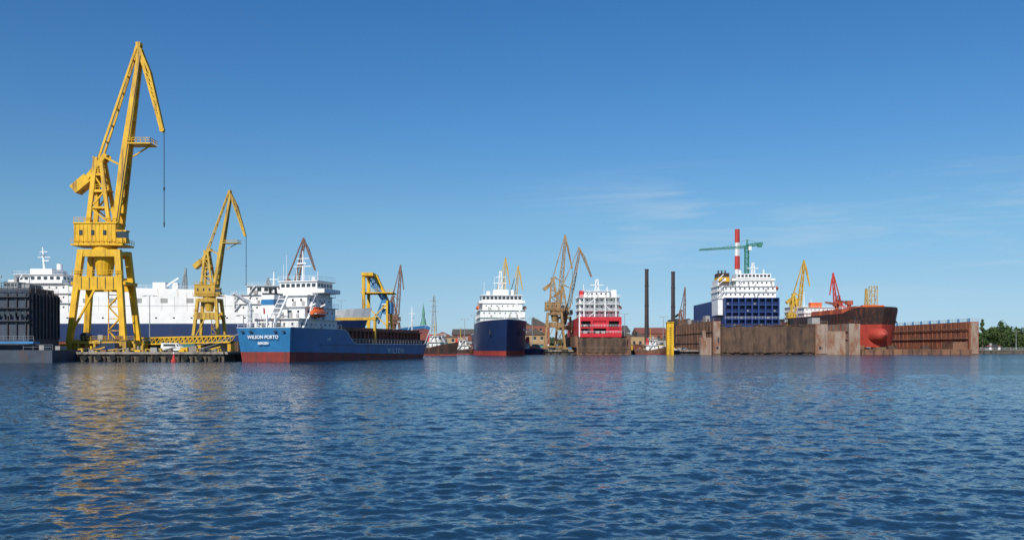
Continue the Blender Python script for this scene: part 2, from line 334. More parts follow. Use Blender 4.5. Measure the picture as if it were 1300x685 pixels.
# ================================================================== WATER
def make_water():
    nth=1000; th=np.linspace(-rad(70),rad(70),nth)
    rs=[4.0]; cl=[.02]
    while rs[-1]<110: cl.append(rs[-1]*.0046); rs.append(rs[-1]*1.0046)
    while rs[-1]<650: cl.append(rs[-1]*.01); rs.append(rs[-1]*1.01)
    while rs[-1]<16000: cl.append(rs[-1]*.15); rs.append(rs[-1]*1.15)
    r=np.array(rs); R,T=np.meshgrid(r,th,indexing='ij')
    X=R*np.sin(T); Y=R*np.cos(T); Zz=np.zeros_like(X); cell=np.repeat(np.array(cl)[:,None],nth,1)
    rng=np.random.RandomState(3); n=72
    lam=np.exp(np.linspace(np.log(.24),np.log(2.6),n))
    for i,l in enumerate(lam):
        l*=rng.uniform(.93,1.07); k=2*np.pi/l; a=rng.normal(rad(-72),rad(40)); ph=rng.uniform(0,6.28)
        slope=.026*(1.0 if l<1.1 else .6)
        att=np.clip((l/cell-2.2)/3,0,1)
        if att.max()<=0: continue
        p=k*(X*np.cos(a)+Y*np.sin(a))+ph+ .5*np.sin(X*.11*rng.uniform(.5,1.5)+i)+.5*np.sin(Y*.09+i*2)
        w=np.sin(p); Zz+= att*slope/k*(w+.22*np.cos(2*p))
    co=np.stack([X,Y,Zz],-1).reshape(-1,3).astype(np.float32)
    nr=len(r); idx=np.arange(nr*nth).reshape(nr,nth)
    f=np.stack([idx[:-1,:-1],idx[:-1,1:],idx[1:,1:],idx[1:,:-1]],-1).reshape(-1,4)[:, ::-1].astype(np.int32)
    me=bpy.data.meshes.new('water'); me.vertices.add(len(co)); me.vertices.foreach_set('co',co.ravel())
    me.loops.add(f.size); me.loops.foreach_set('vertex_index',f.ravel())
    me.polygons.add(len(f)); me.polygons.foreach_set('loop_start',np.arange(0,f.size,4,dtype=np.int32)); 
    me.polygons.foreach_set('loop_total',np.full(len(f),4,dtype=np.int32))
    me.polygons.foreach_set('use_smooth',np.ones(len(f),dtype=bool)); me.update(); me.validate()
    o=bpy.data.objects.new('water',me); scene.collection.objects.link(o)
    m=bpy.data.materials.new('water_mat'); m.use_nodes=True; nt=m.node_tree; N=nt.nodes; L=nt.links
    b=N['Principled BSDF']; b.inputs['Base Color'].default_value=(.008,.030,.058,1); b.inputs['Roughness'].default_value=.1; b.inputs['IOR'].default_value=1.33
    geo=N.new('ShaderNodeNewGeometry')
    def noisevec(scale,amp,sc):
        mp=N.new('ShaderNodeMapping'); mp.inputs['Scale'].default_value=sc; mp.inputs['Rotation'].default_value=(0,0,rad(28)); L.new(geo.outputs['Position'],mp.inputs[0])
        n=N.new('ShaderNodeTexNoise'); n.inputs['Scale'].default_value=scale; n.inputs['Detail'].default_value=3; L.new(mp.outputs[0],n.inputs['Vector'])
        s=N.new('ShaderNodeVectorMath'); s.operation='SUBTRACT'; s.inputs[1].default_value=(.5,.5,.5); L.new(n.outputs['Color'],s.inputs[0])
        q=N.new('ShaderNodeVectorMath'); q.operation='MULTIPLY'; q.inputs[1].default_value=(amp,amp,0); L.new(s.outputs[0],q.inputs[0]); return q.outputs[0]
    a1=noisevec(2.2,.58,(1,1.3,1)); a2=noisevec(7.5,.45,(1,1.2,1)); 
    ad=N.new('ShaderNodeVectorMath'); L.new(a1,ad.inputs[0]); L.new(a2,ad.inputs[1])
    mp=N.new('ShaderNodeMapping'); mp.inputs['Scale'].default_value=(.012,.035,1); L.new(geo.outputs['Position'],mp.inputs[0])
    nz=N.new('ShaderNodeTexNoise'); nz.inputs['Scale'].default_value=1; nz.inputs['Detail'].default_value=6; L.new(mp.outputs[0],nz.inputs['Vector'])
    mr=N.new('ShaderNodeMapRange'); mr.inputs['From Min'].default_value=.35; mr.inputs['From Max'].default_value=.65; mr.inputs['To Min'].default_value=.75; mr.inputs['To Max'].default_value=1.35
    L.new(nz.outputs['Fac'],mr.inputs[0])
    # open basin is windier than the sheltered near water
    sy=N.new('ShaderNodeSeparateXYZ'); L.new(geo.outputs['Position'],sy.inputs[0])
    mo=N.new('ShaderNodeMapRange'); mo.inputs['From Min'].default_value=35; mo.inputs['From Max'].default_value=130; mo.inputs['To Min'].default_value=1; mo.inputs['To Max'].default_value=1.9; L.new(sy.outputs['Y'],mo.inputs[0])
    mm=N.new('ShaderNodeMath'); mm.operation='MULTIPLY'; L.new(mr.outputs[0],mm.inputs[0]); L.new(mo.outputs[0],mm.inputs[1])
    sc=N.new('ShaderNodeVectorMath'); sc.operation='SCALE'; L.new(ad.outputs[0],sc.inputs[0]); L.new(mm.outputs[0],sc.inputs['Scale'])
    ad2=N.new('ShaderNodeVectorMath'); L.new(sc.outputs[0],ad2.inputs[0]); L.new(geo.outputs['Normal'],ad2.inputs[1])
    nn=N.new('ShaderNodeVectorMath'); nn.operation='NORMALIZE'; L.new(ad2.outputs[0],nn.inputs[0]); L.new(nn.outputs[0],b.inputs['Normal'])
    me.materials.append(m)
make_water()
# ================================================================== LAND
def slab(name,poly,z1,z0=-3,m_top='ground_mat',m_side='quay_stone',cap=True):
    o=Obj(name,(poly[0][0],poly[0][1],0),world=True); n=len(poly)
    t=o.p('surface',m_top); t.add([(x,y,z1) for x,y in poly],[tuple(range(n))])
    s=o.p('quay_wall',m_side); s.add([(x,y,z0) for x,y in poly]+[(x,y,z1) for x,y in poly],[(i,(i+1)%n,n+(i+1)%n,n+i) for i in range(n)])
    return o
far=slab('far_quay_ground',[(-9000,9000),(-9000,402),(40,402),(40,398),(62,398),(62,402),(250,420),(250,520),(420,520),(420,470),(9000,470),(9000,9000)],1.8)
c=far.p('quay_coping','concrete')
for a,b in(((-400,401.6),(40,401.6)),((62,401.6),(86,403.5))): c.beam((a[0],a[1],1.6),(b[0],b[1],1.6),.7,.8)
f=far.p('fenders','rubber')
for i in range(40): f.box(-130+i*4.2,-129.2+i*4.2,401.0,401.35,-.2,1.3)
far.done()
pier=slab('pier',[(-97,191),(-62,191),(-38,262),(-60,268),(-400,268),(-400,206),(-97,206)],2.0)
c=pier.p('coping','concrete'); c.beam((-97,190.9,1.85),(-62,190.9,1.85),.5,.9); c.beam((-61.6,191,1.85),(-37.8,262,1.85),.9,.5)
ty=pier.p('tyre_fenders','rubber')
for i in range(11):
    x=-95+i*3.1; ty.tube((x,190.75,.8),(x,190.3,.8),.65,.65,14)
pl=pier.p('timber_piles','bark')
for i in range(24): 
    x=-96.2+i*1.45; pl.tube((x,190.55,-2),(x,190.55,1.2+.3*random.random()),.16,.16,7)
bo=pier.p('bollards','yellow_dull')
for x in(-93,-84,-76,-68,-63.5): bo.tube((x,192,2),(x,192,2.7),.28,.22,10); bo.tube((x,192,2.7),(x,192,2.85),.42,.4,10)
ra=pier.p('crane_rails','dark_steel'); ra.box(-400,-60,208.3,208.5,2.004,2.12); ra.box(-400,-55,216.3,216.5,2.004,2.12)
pier.done()
# ================================================================== left floating dock (dark)
X,Z,k=site(188)
o=Obj('floating_dock',(-125,190,0),world=True)
b=o.p('dock_wall','dock_blue'); b.box(-190,X(50),184,196,-2,Z(372))
b.box(-190,X(47),185.5,195,Z(372),Z(366))
rb=o.p('ribs','dark_steel')
for i in range(30):
    x=X(50)-.6-i*1.9; rb.box(x-.12,x+.12,183.7,184.05,Z(430),Z(374))
for yy in(378,392,408): rb.box(-190,X(50)+.1,183.3,183.95,Z(yy)-.12,Z(yy)+.12)
for i in range(9): rb.box(X(50)-.02,X(50)+.3,184.6+i*1.4,184.8+i*1.4,Z(430),Z(374))
o.p('pontoon','dock_blue').box(-190,X(88),181,199,-2,Z(444)); 
st=o.p('blue_gallery','sky_blue_paint'); st.box(-190,X(66),180.6,183.2,Z(436),Z(433.5))
w=o.p('gallery_rails','grey_crane'); w.rail([(-130,184.2,Z(372)+.02),(X(50),184.2,Z(372)+.02),(X(50),195.8,Z(372)+.02)],h=1.3)
w.rail([(-130,180.8,Z(433.5)),(X(66),180.8,Z(433.5))],h=1.1); w.rail([(X(52),181.2,Z(444)),(X(88),181.2,Z(444))],h=1.1)
sc_=o.p('scaffold','dock_blue')
for i in range(7): sc_.beam((X(4)+i*1.2,183.2,Z(372)),(X(4)+i*1.2,183.2,Z(360)),.09); 
for z_ in(369,365,361): sc_.beam((X(4),183.2,Z(z_)),(X(4)+7.2,183.2,Z(z_)),.08)
hs=o.p('control_house','grey_wall'); hs.box(X(8),X(26),187,192,Z(366),Z(358)); hs.box(X(30),X(40),187,192,Z(366),Z(361)); hs.box(X(18),X(21),188,189,Z(358),Z(352))
gw=o.p('openings','glass_dark')
for i in range(7): gw.box(X(4)+i*1.15,X(4)+i*1.15+.7,183.1,183.3,Z(402),Z(396))
windows(gw,X(8),X(26),187,Z(362),4,.5,.6)
fp=o.p('floodlight_posts','grey_crane')
for u in(6,28,44): fp.tube((X(u),186,Z(366)),(X(u),186,Z(352)),.08); fp.box(X(u)-.5,X(u)+.5,185.8,186.1,Z(353),Z(351))
cb=o.p('deck_boxes','grey_wall'); cb.box(X(56),X(62),186,189,Z(444)+.02,Z(438)); cb.box(X(70),X(76),188,191,Z(444)+.02,Z(439))
o.done()
# ================================================================== cranes
crane('portal_crane',133,206,2.0,55,'yellow_paint',box=True)
crane('portal_crane',266,252,2.0,242,'yellow_dull',jx=1.3,box=True,yaw=rad(-6))
crane('portal_crane',366,350,1.8,302,'brown_crane',jx=1.35,rope=False)
crane('portal_crane',500,420,1.8,336,'brown_crane',jx=.5,rope=False)
crane('portal_crane',229,420,1.8,340,'grey_crane',jx=.3,rope=False)
crane('portal_crane',704,404,1.8,298,'tan_crane',jx=.7,tipd=(78,280))
crane('portal_crane',716,424,1.8,314,'tan_crane',jx=1.55,rope=False)
crane('portal_crane',632,440,1.8,327,'yellow_dull',jx=.6,rope=False)
crane('portal_crane',648,452,1.8,337,'yellow_dull',jx=.7,rope=False)
crane('portal_crane',1009,470,1.8,330,'yellow_dull',jx=.85,rope=False)
crane('portal_crane',865,480,1.8,364,'brown_crane',jx=.2,rope=False)
crane('portal_crane',1066,500,1.8,346,'chimney_red',mir=-1,jx=.6,rope=False)
crane('portal_crane',330,520,1.8,352,'grey_crane',jx=1.0,rope=False)
# yellow gantry with blue slewing crane
X,Z,k=site(340)
o=Obj('gantry_crane',(X(480),340,1.8),world=True)
g=o.p('gantry','yellow_paint')
for y in(336,348):
    g.box(X(462),X(465.5),y-.6,y+.6,1.8,Z(348)); g.box(X(492),X(494.5),y-.6,y+.6,1.8,Z(382))
g.box(X(461.6),X(476),335,349,Z(351),Z(347)); g.beam((X(476),342,Z(349)),(X(492),342,Z(384)),1.3,2.4)
g.box(X(460),X(500),336.5,347.5,Z(372.5),Z(371)); g.beam((X(464),336,Z(415)),(X(494),336,Z(385)),.4); g.beam((X(464),336,Z(385)),(X(494),336,Z(415)),.4)
g.rail([(X(460),336.6,Z(371)),(X(500),336.6,Z(371))],h=1.2,t=.08)
b=o.p('blue_jib','sky_blue_paint'); b.lattice((X(470),340,Z(350)),(X(494),340,Z(392)),1.5,1.5,9,.3); b.lattice((X(478),340,Z(410)),(X(488),340,Z(378)),1.6,1.2,8,.3)
b.box(X(487),X(498),337,344,Z(398),Z(384)); b.lattice((X(490),340,Z(380)),(X(472),340,Z(362)),1.3,.8,6,.25)
o.p('cab','white_paint').box(X(487),X(492),336,338,Z(392),Z(386)); o.p('cab_glass','glass_dark').box(X(487.3),X(491.7),335.9,336.1,Z(390),Z(387.2))
o.done()
# tower crane (green)
X,Z,k=site(520)
o=Obj('tower_crane',(X(948),520,1.8),world=True)
g=o.p('mast','green_crane'); g.lattice((X(948),520,1.8),(X(948),520,Z(312)),2,2,34,.35,.25)
g.lattice((X(950),520,Z(313)),(X(888),520,Z(317)),1.3,.8,24,.26,.16); g.lattice((X(948),520,Z(312)),(X(968),520,Z(309)),1.6,1.4,8,.3,.2)
g.box(X(962),X(967),519,521,Z(313.5),Z(309)); g.beam((X(948),520,Z(312)),(X(949),520,Z(304)),.8); g.beam((X(949),520,Z(304)),(X(915),520,Z(314.5)),.15); g.beam((X(949),520,Z(304)),(X(964),520,Z(309)),.15)
o.p('cab','white_paint').box(X(949.5),X(953),518,520,Z(318),Z(313)); o.done()
# ================================================================== near coaster (blue)
o=Obj('cargo_ship',(-52.2,188,0),math.atan2(math.cos(rad(17.5)),math.sin(rad(17.5))))
def dk(t):
    if t<.27: return 7.2
    if t<.34: return 7.2-3.3*sm(.27,.34,t)
    if t<.84: return 3.9
    return 3.9+4.6*sm(.84,.91,t)+1.3*max(0,(t-.9)/.1)
pt=hull(o,82,13.4,[('bottom','red_boot',lambda t:-1.5,lambda t:2.1-1.1*t,3),('topsides','blue_hull',lambda t:2.1-1.1*t,lambda t:dk(t),5)],dk,sd=.97,sw=.86,rake=4,ts=.12,tb=.8,capmat='maroon')
st=o.p('gunwale','stripe_white')
prev=None
for i in range(60):
    t=i/59; z=dk(t)+.05; x,w=pt(t,z)
    if prev: 
        for s in(-1,1): st.beam((prev[0],s*prev[1],prev[2]),(x,s*w,z),.12)
    prev=(x,w,z)
x,w=pt(0,7.25); st.beam((x,-w,7.25),(x,w,7.25),.12)
hc=o.p('hatch_coaming','maroon'); hc.box(23,70,-5.2,5.2,3.0,7.2)
for i in range(22): hc.box(23.6+i*2.15,23.9+i*2.15,-5.6,-5.19,3,7.0); hc.box(23.6+i*2.15,23.9+i*2.15,5.19,5.6,3,7.0)
hc.box(22.7,70.3,-5.75,5.75,7.0,7.25); hc.box(23,70,-5.5,-5.21,5.0,5.2)
hv=o.p('hatch_covers','maroon')
for i in range(8): hv.box(23.2+i*5.85,28.7+i*5.85,-5.1,5.1,7.26,7.9)
gc=o.p('hatch_gantry','yellow_dull'); gc.box(40,40.6,-5.9,-5.3,3.9,10); gc.box(40,40.6,5.3,5.9,3.9,10); gc.box(39.9,41.6,-6,6,10,10.7)
o.p('rail_main','white_clean').rail([(23,-6.5,3.9),(68,-6.5,3.9)],h=1.1,step=1.8)
o.p('rail_main','white_clean').rail([(-1,6.2,7.25),(-1,-6.2,7.25),(8,-6.5,7.25),(21,-6.6,7.25)],h=1.0,step=1.5)
H=o.p('accommodation','white_paint')
decks(o,4,21,-5.4,5.4,6.4,1,2.9); decks(o,7,20.6,-5.2,5.2,9.3,1,2.7); decks(o,9,20.2,-4.6,4.6,12,1,2.6)
H.box(12,20,-4.2,4.2,14.62,15.3); H.box(13,20.4,-6.6,6.6,15.3,16.2); H.box(13,20.0,-4.8,4.8,16.2,17.9); H.box(12.6,20.8,-5.1,5.1,17.9,18.1)
G=o.p('windows','glass_dark'); windows(G,-4.6,4.6,13,17.05,7,.95,.8,'y'); windows(G,13.2,19.8,-4.8,17.05,5,1.0,.8); windows(G,-4.6,4.6,20,17.05,7,.95,.8,'y')
G.box(5.2,6.2,-5.45,-5.38,6.6,8.4); G.box(3.95,4.02,-1,0,6.6,8.4); G.box(3.95,4.02,2.6,3.6,6.6,8.4); G.box(6.95,7.02,-2,-1.1,9.4,11.2)
fn=o.p('funnel','white_paint'); fn.box(4.8,8.6,1.0,4.2,9.32,14.5); o.p('funnel_band','blue_hull').box(4.75,8.65,.95,4.25,12.3,13.5); o.p('funnel_top','dark_steel').box(4.9,8.5,1.1,4.1,14.51,14.9)
for y in(1.8,3.2): o.p('exhausts','dark_steel').tube((6.8,y,14.8),(6.5,y,16.2),.3,n=8)
ms=o.p('masts','white_clean'); ms.tube((15,0,18),(15,0,25),.25,.12,8); ms.beam((15,-2.2,21.5),(15,2.2,21.5),.15); ms.beam((15,-1.5,23.3),(15,1.5,23.3),.14); ms.box(14.4,14.6,-1.2,1.2,22.0,22.3); ms.tube((16.5,2.5,18.1),(16.5,2.5,21),.08,n=6); ms.tube((16.5,-3,18.1),(16.5,-3,20.4),.08,n=6)
ms.tube((14,-3.4,18.1),(14,-3.4,18.9),.5,.5,12); ms.tube((-.3,0,7.2),(-.9,0,11.5),.07,n=6)
for y,h_ in((3.4,24),(-1.2,22.6),(4.2,22)): ms.tube((13.6,y,18.1),(13.6,y,h_),.05,n=5)
ms.rail([(12.7,-5,18.1),(20.7,-5,18.1)],h=1.0,t=.05); ms.rail([(12.7,-5,18.1),(12.7,5,18.1)],h=1.0,t=.05)
ms.tube((76,0,8),(76,0,15),.25,.12,8); ms.beam((76,-1,13),(76,1,13),.12); ms.beam((77,0,12),(73,0,8),.1)
for q in range(4): ms.beam((4.2+q*.05,-4.6+q*.4,6.6),(6.8,-4.6+q*.4,9.3),.1)
o.p('ensign','chimney_red').add([(-.9,0,11.4),(-.9,0,10.2),(-2.0,-1.2,10.0),(-2.1,-1.2,11.1)],[(0,1,2,3)])
dv=o.p('davits','white_clean'); 
for x in(8.2,12.4): dv.beam((x,-5.6,9.3),(x,-6.2,12.2),.3); dv.beam((x,-6.2,12.2),(x,-7.2,12.6),.28)
dv.beam((2,-1,8),(7,-1,14.4),.35); dv.beam((2,1,8),(7,1,14.4),.35); dv.beam((2,-1,7),(2,-1,10),.3); dv.beam((2,1,7),(2,1,10),.3)
for i in range(6): dv.beam((2.4+i*.8,-1,8.5+i*1.02),(2.4+i*.8,1,8.5+i*1.02),.18)
dv.lattice((1.0,4.6,7),(1.0,4.6,12.5),.7,.6,5,.15); dv.lattice((1.0,4.6,12.5),(-2,6.5,14.5),.6,.3,5,.14)
def boat(P,cx,cy,cz,L,W,H):
    prof=[];n=12
    for i in range(n+1):
        t=i/n; r=max(.08,math.sin(math.pi*(.06+.88*t))**.5)
        ring=[(cx-L/2+L*t,cy+W/2*r*math.cos(a),cz+H/2*r*math.sin(a)) for a in [2*math.pi*j/12 for j in range(12)]]
        prof.append(ring)
    vs=[v for r in prof for v in r]; fs=[(i*12+j,i*12+(j+1)%12,(i+1)*12+(j+1)%12,(i+1)*12+j) for i in range(n) for j in range(12)]
    fs+=[tuple(range(12))[::-1],tuple(range(n*12,n*12+12))]; P.add(vs,fs)
boat(o.p('lifeboat','orange'),10.3,-6.7,10.6,5.8,2.1,2.0); o.p('lifeboat_cabin','orange').box(9.3,11.4,-7.3,-6.1,11.3,11.9); o.p('lifeboat_stripe','white_clean').box(7.6,13,-7.85,-5.55,10.35,10.45)
an=o.p('mooring_gear','dark_steel')
for x,y in((1,-4),(1,4),(2.5,-5)): an.tube((x,y,6.3),(x,y,7.4),.3,.3,8)
for y in(-5,-3,3,5): an.box(-1.25,-1.1,y-.35,y+.35,6.2,6.55)
rs_=o.p('rubbing_strake','blue_hull')
prev=None
for i in range(8,56):
    t=i/59; z=3.75; x,w=pt(t,z)
    if prev:
        for s in(-1,1): rs_.beam((prev[0],s*(prev[1]+.06),z),(x,s*(w+.06),z),.22)
    prev=(x,w)
o.done()
def lettering(parent,name,txt,size,loc,rot,mname):
    cu=bpy.data.curves.new(name,'FONT'); cu.body=txt; cu.size=size; cu.extrude=.02; cu.align_x='CENTER'; cu.offset=.02
    cu.materials.append(M[mname]); t=bpy.data.objects.new(name,cu); scene.collection.objects.link(t); t.parent=parent; t.location=loc; t.rotation_euler=rot
lettering(o.e,'stern_lettering','WILSON PORTO',1.0,(-1.12,0,4.9),(rad(84),0,rad(-90)),'stripe_white')
lettering(o.e,'port_of_registry','BERGEN',.7,(-.98,0,3.7),(rad(84),0,rad(-90)),'stripe_white')
lettering(o.e,'side_lettering','W I L S O N',1.9,(50,-6.85,1.55),(rad(90),0,0),'stripe_white')
lettering(o.e,'draft_mark','5 0 5',.8,(15,-6.76,4.6),(rad(90),0,0),'stripe_white')
# mooring lines
ml=Obj('mooring_lines',(-60,188,2)); ml.world=True
def rope(P,a,b,sag,r=.06,n=8):
    a=Vector(a);b=Vector(b); q=a
    for i in range(1,n+1):
        t=i/n; p=a.lerp(b,t)-Vector((0,0,sag*4*t*(1-t))); P.tube(q,p,r,n=5); q=p
rp=ml.p('ropes','grey_wall')
rope(rp,(-58,189.5,6.3),(-68,192,2.8),.6); rope(rp,(-57,189,6.3),(-76,192,2.8),.9); rope(rp,(-1,349,11),(14,400,2.4),2.4,r=.1); rope(rp,(-1,349,11),(18,400,2.4),2.8,r=.1); rope(rp,(-3,349,10.5),(-22,401,2.4),2.4,r=.1)
ml.done()
# ================================================================== white ferry
X,Z,k=site(300)
o=Obj('white_ferry',(X(50),290,0),0)
L=X(456)-X(50)
dkf=lambda t: 14.2+1.8*max(0,(t-.85)/.15)
hull(o,L,20,[('bottom','red_boot',lambda t:-2,lambda t:1.5,2),('navy_band','navy_hull',lambda t:1.5,lambda t:10.6+1.5*max(0,(t-.7)/.3),4),('white_hull','white_paint',lambda t:10.6+1.5*max(0,(t-.7)/.3),dkf,3)],dkf,sd=1,sw=.95,rake=6,ts=.06,tb=.78,capmat='grey_wall',capdrop=.3)
H=o.p('accommodation','white_paint'); G=o.p('windows','glass_dark')
H.prism([(19,14),(72,14),(72,19.2),(60,21.4),(19,22.4)],-9.2,9.2)
lv=o.p('louvres','grey_wall')
for i in range(6): lv.box(24+i*8.2,26.2+i*8.2,-9.3,-9.15,17.2,18.6)
o.p('seams','grey_wall').box(19.5,71.5,-9.24,-9.15,16.2,16.3); 
for i in range(13): o.p('seams','grey_wall').box(21+i*4,21.08+i*4,-9.235,-9.15,14.4,19.2)
o.p('roof_rails','white_clean').rail([(20,-9,22.4),(60,-9,21.4)],h=1.0,t=.06); 
for x in(28,36,50): H.box(x,x+1.6,-3,-1,21.6,24)
z=decks(o,.8,19.5,-9.4,9.4,14,3,3.1); 
decks(o,2,17,-8,8,z,1,3,ws=1.2,wh=1.1); H.box(5,12,-5,5,z+3.05,z+5); H.box(1,18,-10.4,-8.2,z,z+1.1)
ms=o.p('masts','white_clean'); ms.tube((7,0,z+5),(6.4,0,z+12.5),.45,.2,8); ms.beam((6.8,-1,z+8),(9,-1,z+8),.3); ms.beam((6.6,-2,z+10),(6.6,2,z+10),.2); ms.beam((4.8,0,z+9.2),(9.0,0,z+9.2),.22); ms.beam((5.4,0,z+11),(8,0,z+11),.2); ms.tube((12,0,z+5),(12,0,z+7),.9,.9,12)
z=decks(o,71,89,-8.5,8.5,14,2,2.9); decks(o,76,88,-9,9,z,1,2.8,ws=1.3,wh=1.1); ms.tube((82,0,z+2.8),(82,0,z+8),.35,.15,8); ms.beam((80.5,0,z+5.5),(83.5,0,z+5.5),.2)
ln=o.p('hull_openings','glass_dark')
for i in range(14): ln.box(8+i*5.6,8.6+i*5.6,-10.08,-9.95,12.2,12.6)
for i in range(3): boat(o.p('lifeboats','orange'),4.5+i*5.2,-10.7,18.6,4.2,1.8,1.7)
ms.beam((46,-3,21.5),(52,-3,25.5),.5); ms.box(44,48,-4,-1,21.5,24)
o.done(smooth=())
# ================================================================== navy ship, bow-on
ang=math.atan2(-85,7.5)
o=Obj('supply_ship',(-9.6,430,0),ang)
dkn=lambda t: 9.0 if t<.45 else 9.0+4.2*sm(.45,.55,t)+.9*max(0,(t-.7)/.3)
pt=hull(o,82,21,[('bottom','antifoul_red',lambda t:-1.5,lambda t:1.7,3),('topsides','navy_hull',lambda t:1.7,dkn,6)],dkn,rake=5,tb=.62,pd=3.2,pw=1.5,capmat='green_paint')
st=o.p('gunwale','white_clean'); prev=None
for i in range(50):
    t=i/49; z=dkn(t)+.1; x,w=pt(t,z)
    if prev:
        for s in(-1,1): st.beam((prev[0],s*prev[1],prev[2]),(x,s*w,z),.3)
    prev=(x,w,z)
z=decks(o,38,66,-9.2,9.2,12.4,2,3); z=decks(o,42,64,-8.2,8.2,z,1,3); 
H=o.p('accommodation','white_paint'); H.box(46,62.5,-9.6,9.6,z,z+1.1); H.box(47,61.5,-8.4,8.4,z+1.1,z+3.2); H.box(46.6,62,-8.8,8.8,z+3.2,z+3.5)
windows(o.p('windows','glass_dark'),-8.3,8.3,61.5,z+2.2,10,1.3,1.2,'y'); windows(o.p('windows','glass_dark'),47,61.5,8.4,z+2.2,7,1.3,1.2); windows(o.p('windows','glass_dark'),47,61.5,-8.4,z+2.2,7,1.3,1.2)
H.box(50,56,-3.2,3.2,z+3.5,z+6); ms=o.p('masts','white_clean'); ms.lattice((53,0,z+6),(53,0,z+14),1.6,.8,6,.25); ms.beam((53,-3,z+9),(53,3,z+9),.3); ms.beam((53,-2,z+11.5),(53,2,z+11.5),.25); ms.tube((51,-5,z+3.5),(51,-5,z+5.6),1.1,1.0,14); ms.tube((55,5,z+3.5),(55,5,z+6),.8,.7,12)
for y,h_ in((-7,6),(6.6,5),(2.2,9),(-2.5,8)): ms.tube((54,y,z+3.5),(54,y,z+3.5+h_),.08,n=5)
fn=o.p('funnels','yellow_paint'); fn.box(40,43,-7,-4.5,z,z+4.5); fn.box(40,43,4.5,7,z,z+4.5)
boat(o.p('rescue_boat','orange'),58,9.8,19.6,5,1.8,1.8); boat(o.p('rescue_boat','orange'),58,-9.8,19.6,5,1.8,1.8)
ms.tube((76,0,13),(76,0,17.5),.25,.12,8); ms.beam((76,-1,16),(76,1,16),.15)
an=o.p('anchors','dark_steel')
for s in(-1,1):
    x,w=pt(.9,9); an.beam((x,s*(w+.25),8.4),(x,s*(w+.25),10.4),.4); an.beam((x-.9,s*(w+.2),8.4),(x+.9,s*(w+.2),8.4),.4)
o.done(smooth=('topsides','bottom'))
lettering(o.e,'bow_lettering','SIEM CHALLENGER',1.3,(69.5,9.65,9.8),(rad(98),0,rad(156)),'stripe_white')
# ================================================================== red ship, stern-on, in floating dock
X,Z,k=site(386)
o=Obj('red_stern_ship',(X(762),386,0),0)
W=9.3
r=o.p('red_hull','red_paint')
r.box(-W,W,4,80,7.6,16.2)
r.box(-W,W,.0,4,7.6,9.2); r.box(-W,W,0,4,14.6,16.4)
for x in(-W+.5,-3.6,3.2,W-.5): r.box(x-.55,x+.55,.0,4.0,9.2,14.6)
r.box(-W,W,.03,1,11.4,12.0); r.box(-3.0,2.6,.5,3.5,12.0,14.6); r.box(3.8,W-1.1,.5,3.5,9.2,11.4)
dkp=o.p('openings','dark_steel'); dkp.box(-W+.9,W-.9,3.6,3.95,9.3,14.5)
mg=o.p('mooring_deck_gear','grey_wall')
for x in(-6.5,-1,1.5): mg.box(x-.8,x+.8,1.5,3,9.21,10.4)
mg.tube((-7.2,2,12.6),(-5.8,2,12.6),.5,n=10)
wl=o.p('white_rails','white_clean'); wl.rail([(-W,-.1,12.0),(W,-.1,12.0)],h=1,step=1.2,t=.07); wl.rail([(-W,-.1,16.4),(W,-.1,16.4)],h=1.1,step=1.2,t=.07); wl.rail([(-W,-.1,9.2),(W,-.1,9.2)],h=1,step=1.2,t=.07)
wl.box(-W,-W+.5,-.12,-.02,7.7,16.3)
z=decks(o,-8.8,8.8,4,22,16.4,3,2.9,ws=.8,wh=.8); H=o.p('accommodation','white_paint')
for x in(-7,-2.3,2.3,7): H.box(x-.25,x+.25,1.2,1.6,16.4,25.1)
for i in range(3): H.box(-8.8,8.8,1.0,4,16.4+2.9*(i+1)-.25,16.4+2.9*(i+1)-.03); wl.rail([(-8.8,1.05,16.4+2.9*(i+1)),(8.8,1.05,16.4+2.9*(i+1))],h=1.0,step=1.2,t=.07)
for i in range(3):
    sx_=1 if i%2 else -1; wl.beam((sx_*5,1.3,16.4+2.9*i),(sx_*1.5,1.3,19.2+2.9*i),.3,.6)
z2=decks(o,-6.5,4.5,6,18,z,1,2.8,ws=.8,wh=.8); ms=o.p('masts','white_clean'); ms.lattice((-.5,10,z2),(-.5,10,z2+5.5),1.8,1,5,.25); ms.beam((-3.5,10,z2+3),(2.5,10,z2+3),.3); ms.tube((4,9,z),(4,9,z+5),.3,.2); ms.tube((-6.5,9,z+2),(-6.5,9,z+6),.15); ms.box(5.5,8,8,12,z,z+3.5)
fu=o.p('funnel','red_paint'); fu.box(-8.3,-6.2,8,14,z,z+3.2)
boat(o.p('lifeboat','orange'),9.0,6,20.6,2,5,2); 
o.done()
o=Obj('floating_dock',(X(764),384,0),0)
d=o.p('pontoon','dock_rust'); d.box(-11,12.5,0,86,-2,3.2); 
g=o.p('end_gate','tarp'); n=52
vs=[];fs=[]
for i in range(n+1):
    x=-10.3+i*(21/n); y=-.35+.2*math.sin(i*.9)+.06*random.random(); tp=7.5-.35*abs(math.sin(i*.24))
    vs+=[(x,y,.5+.5*random.random()),(x,y+.15*math.cos(i*1.1),4.3),(x,y,tp)]
for i in range(n):
    q=i*3; fs+=[(q,q+3,q+4,q+1),(q+1,q+4,q+5,q+2)]
g.add(vs,fs); g.box(-10.3,10.6,.05,.6,3.1,7.1)
w=o.p('wing_wall','dock_rust'); w.box(-12,-10.4,1,85,3.2,8); w.box(10.8,12.6,1,85,3.2,8)
w2=o.p('wing_rails','dock_grey'); w2.rail([(11.7,1,8),(11.7,60,8)],h=1.1)
w2.box(-11.1,12.6,-.62,-.51,2.9,3.05)
o.done(smooth=('end_gate',))
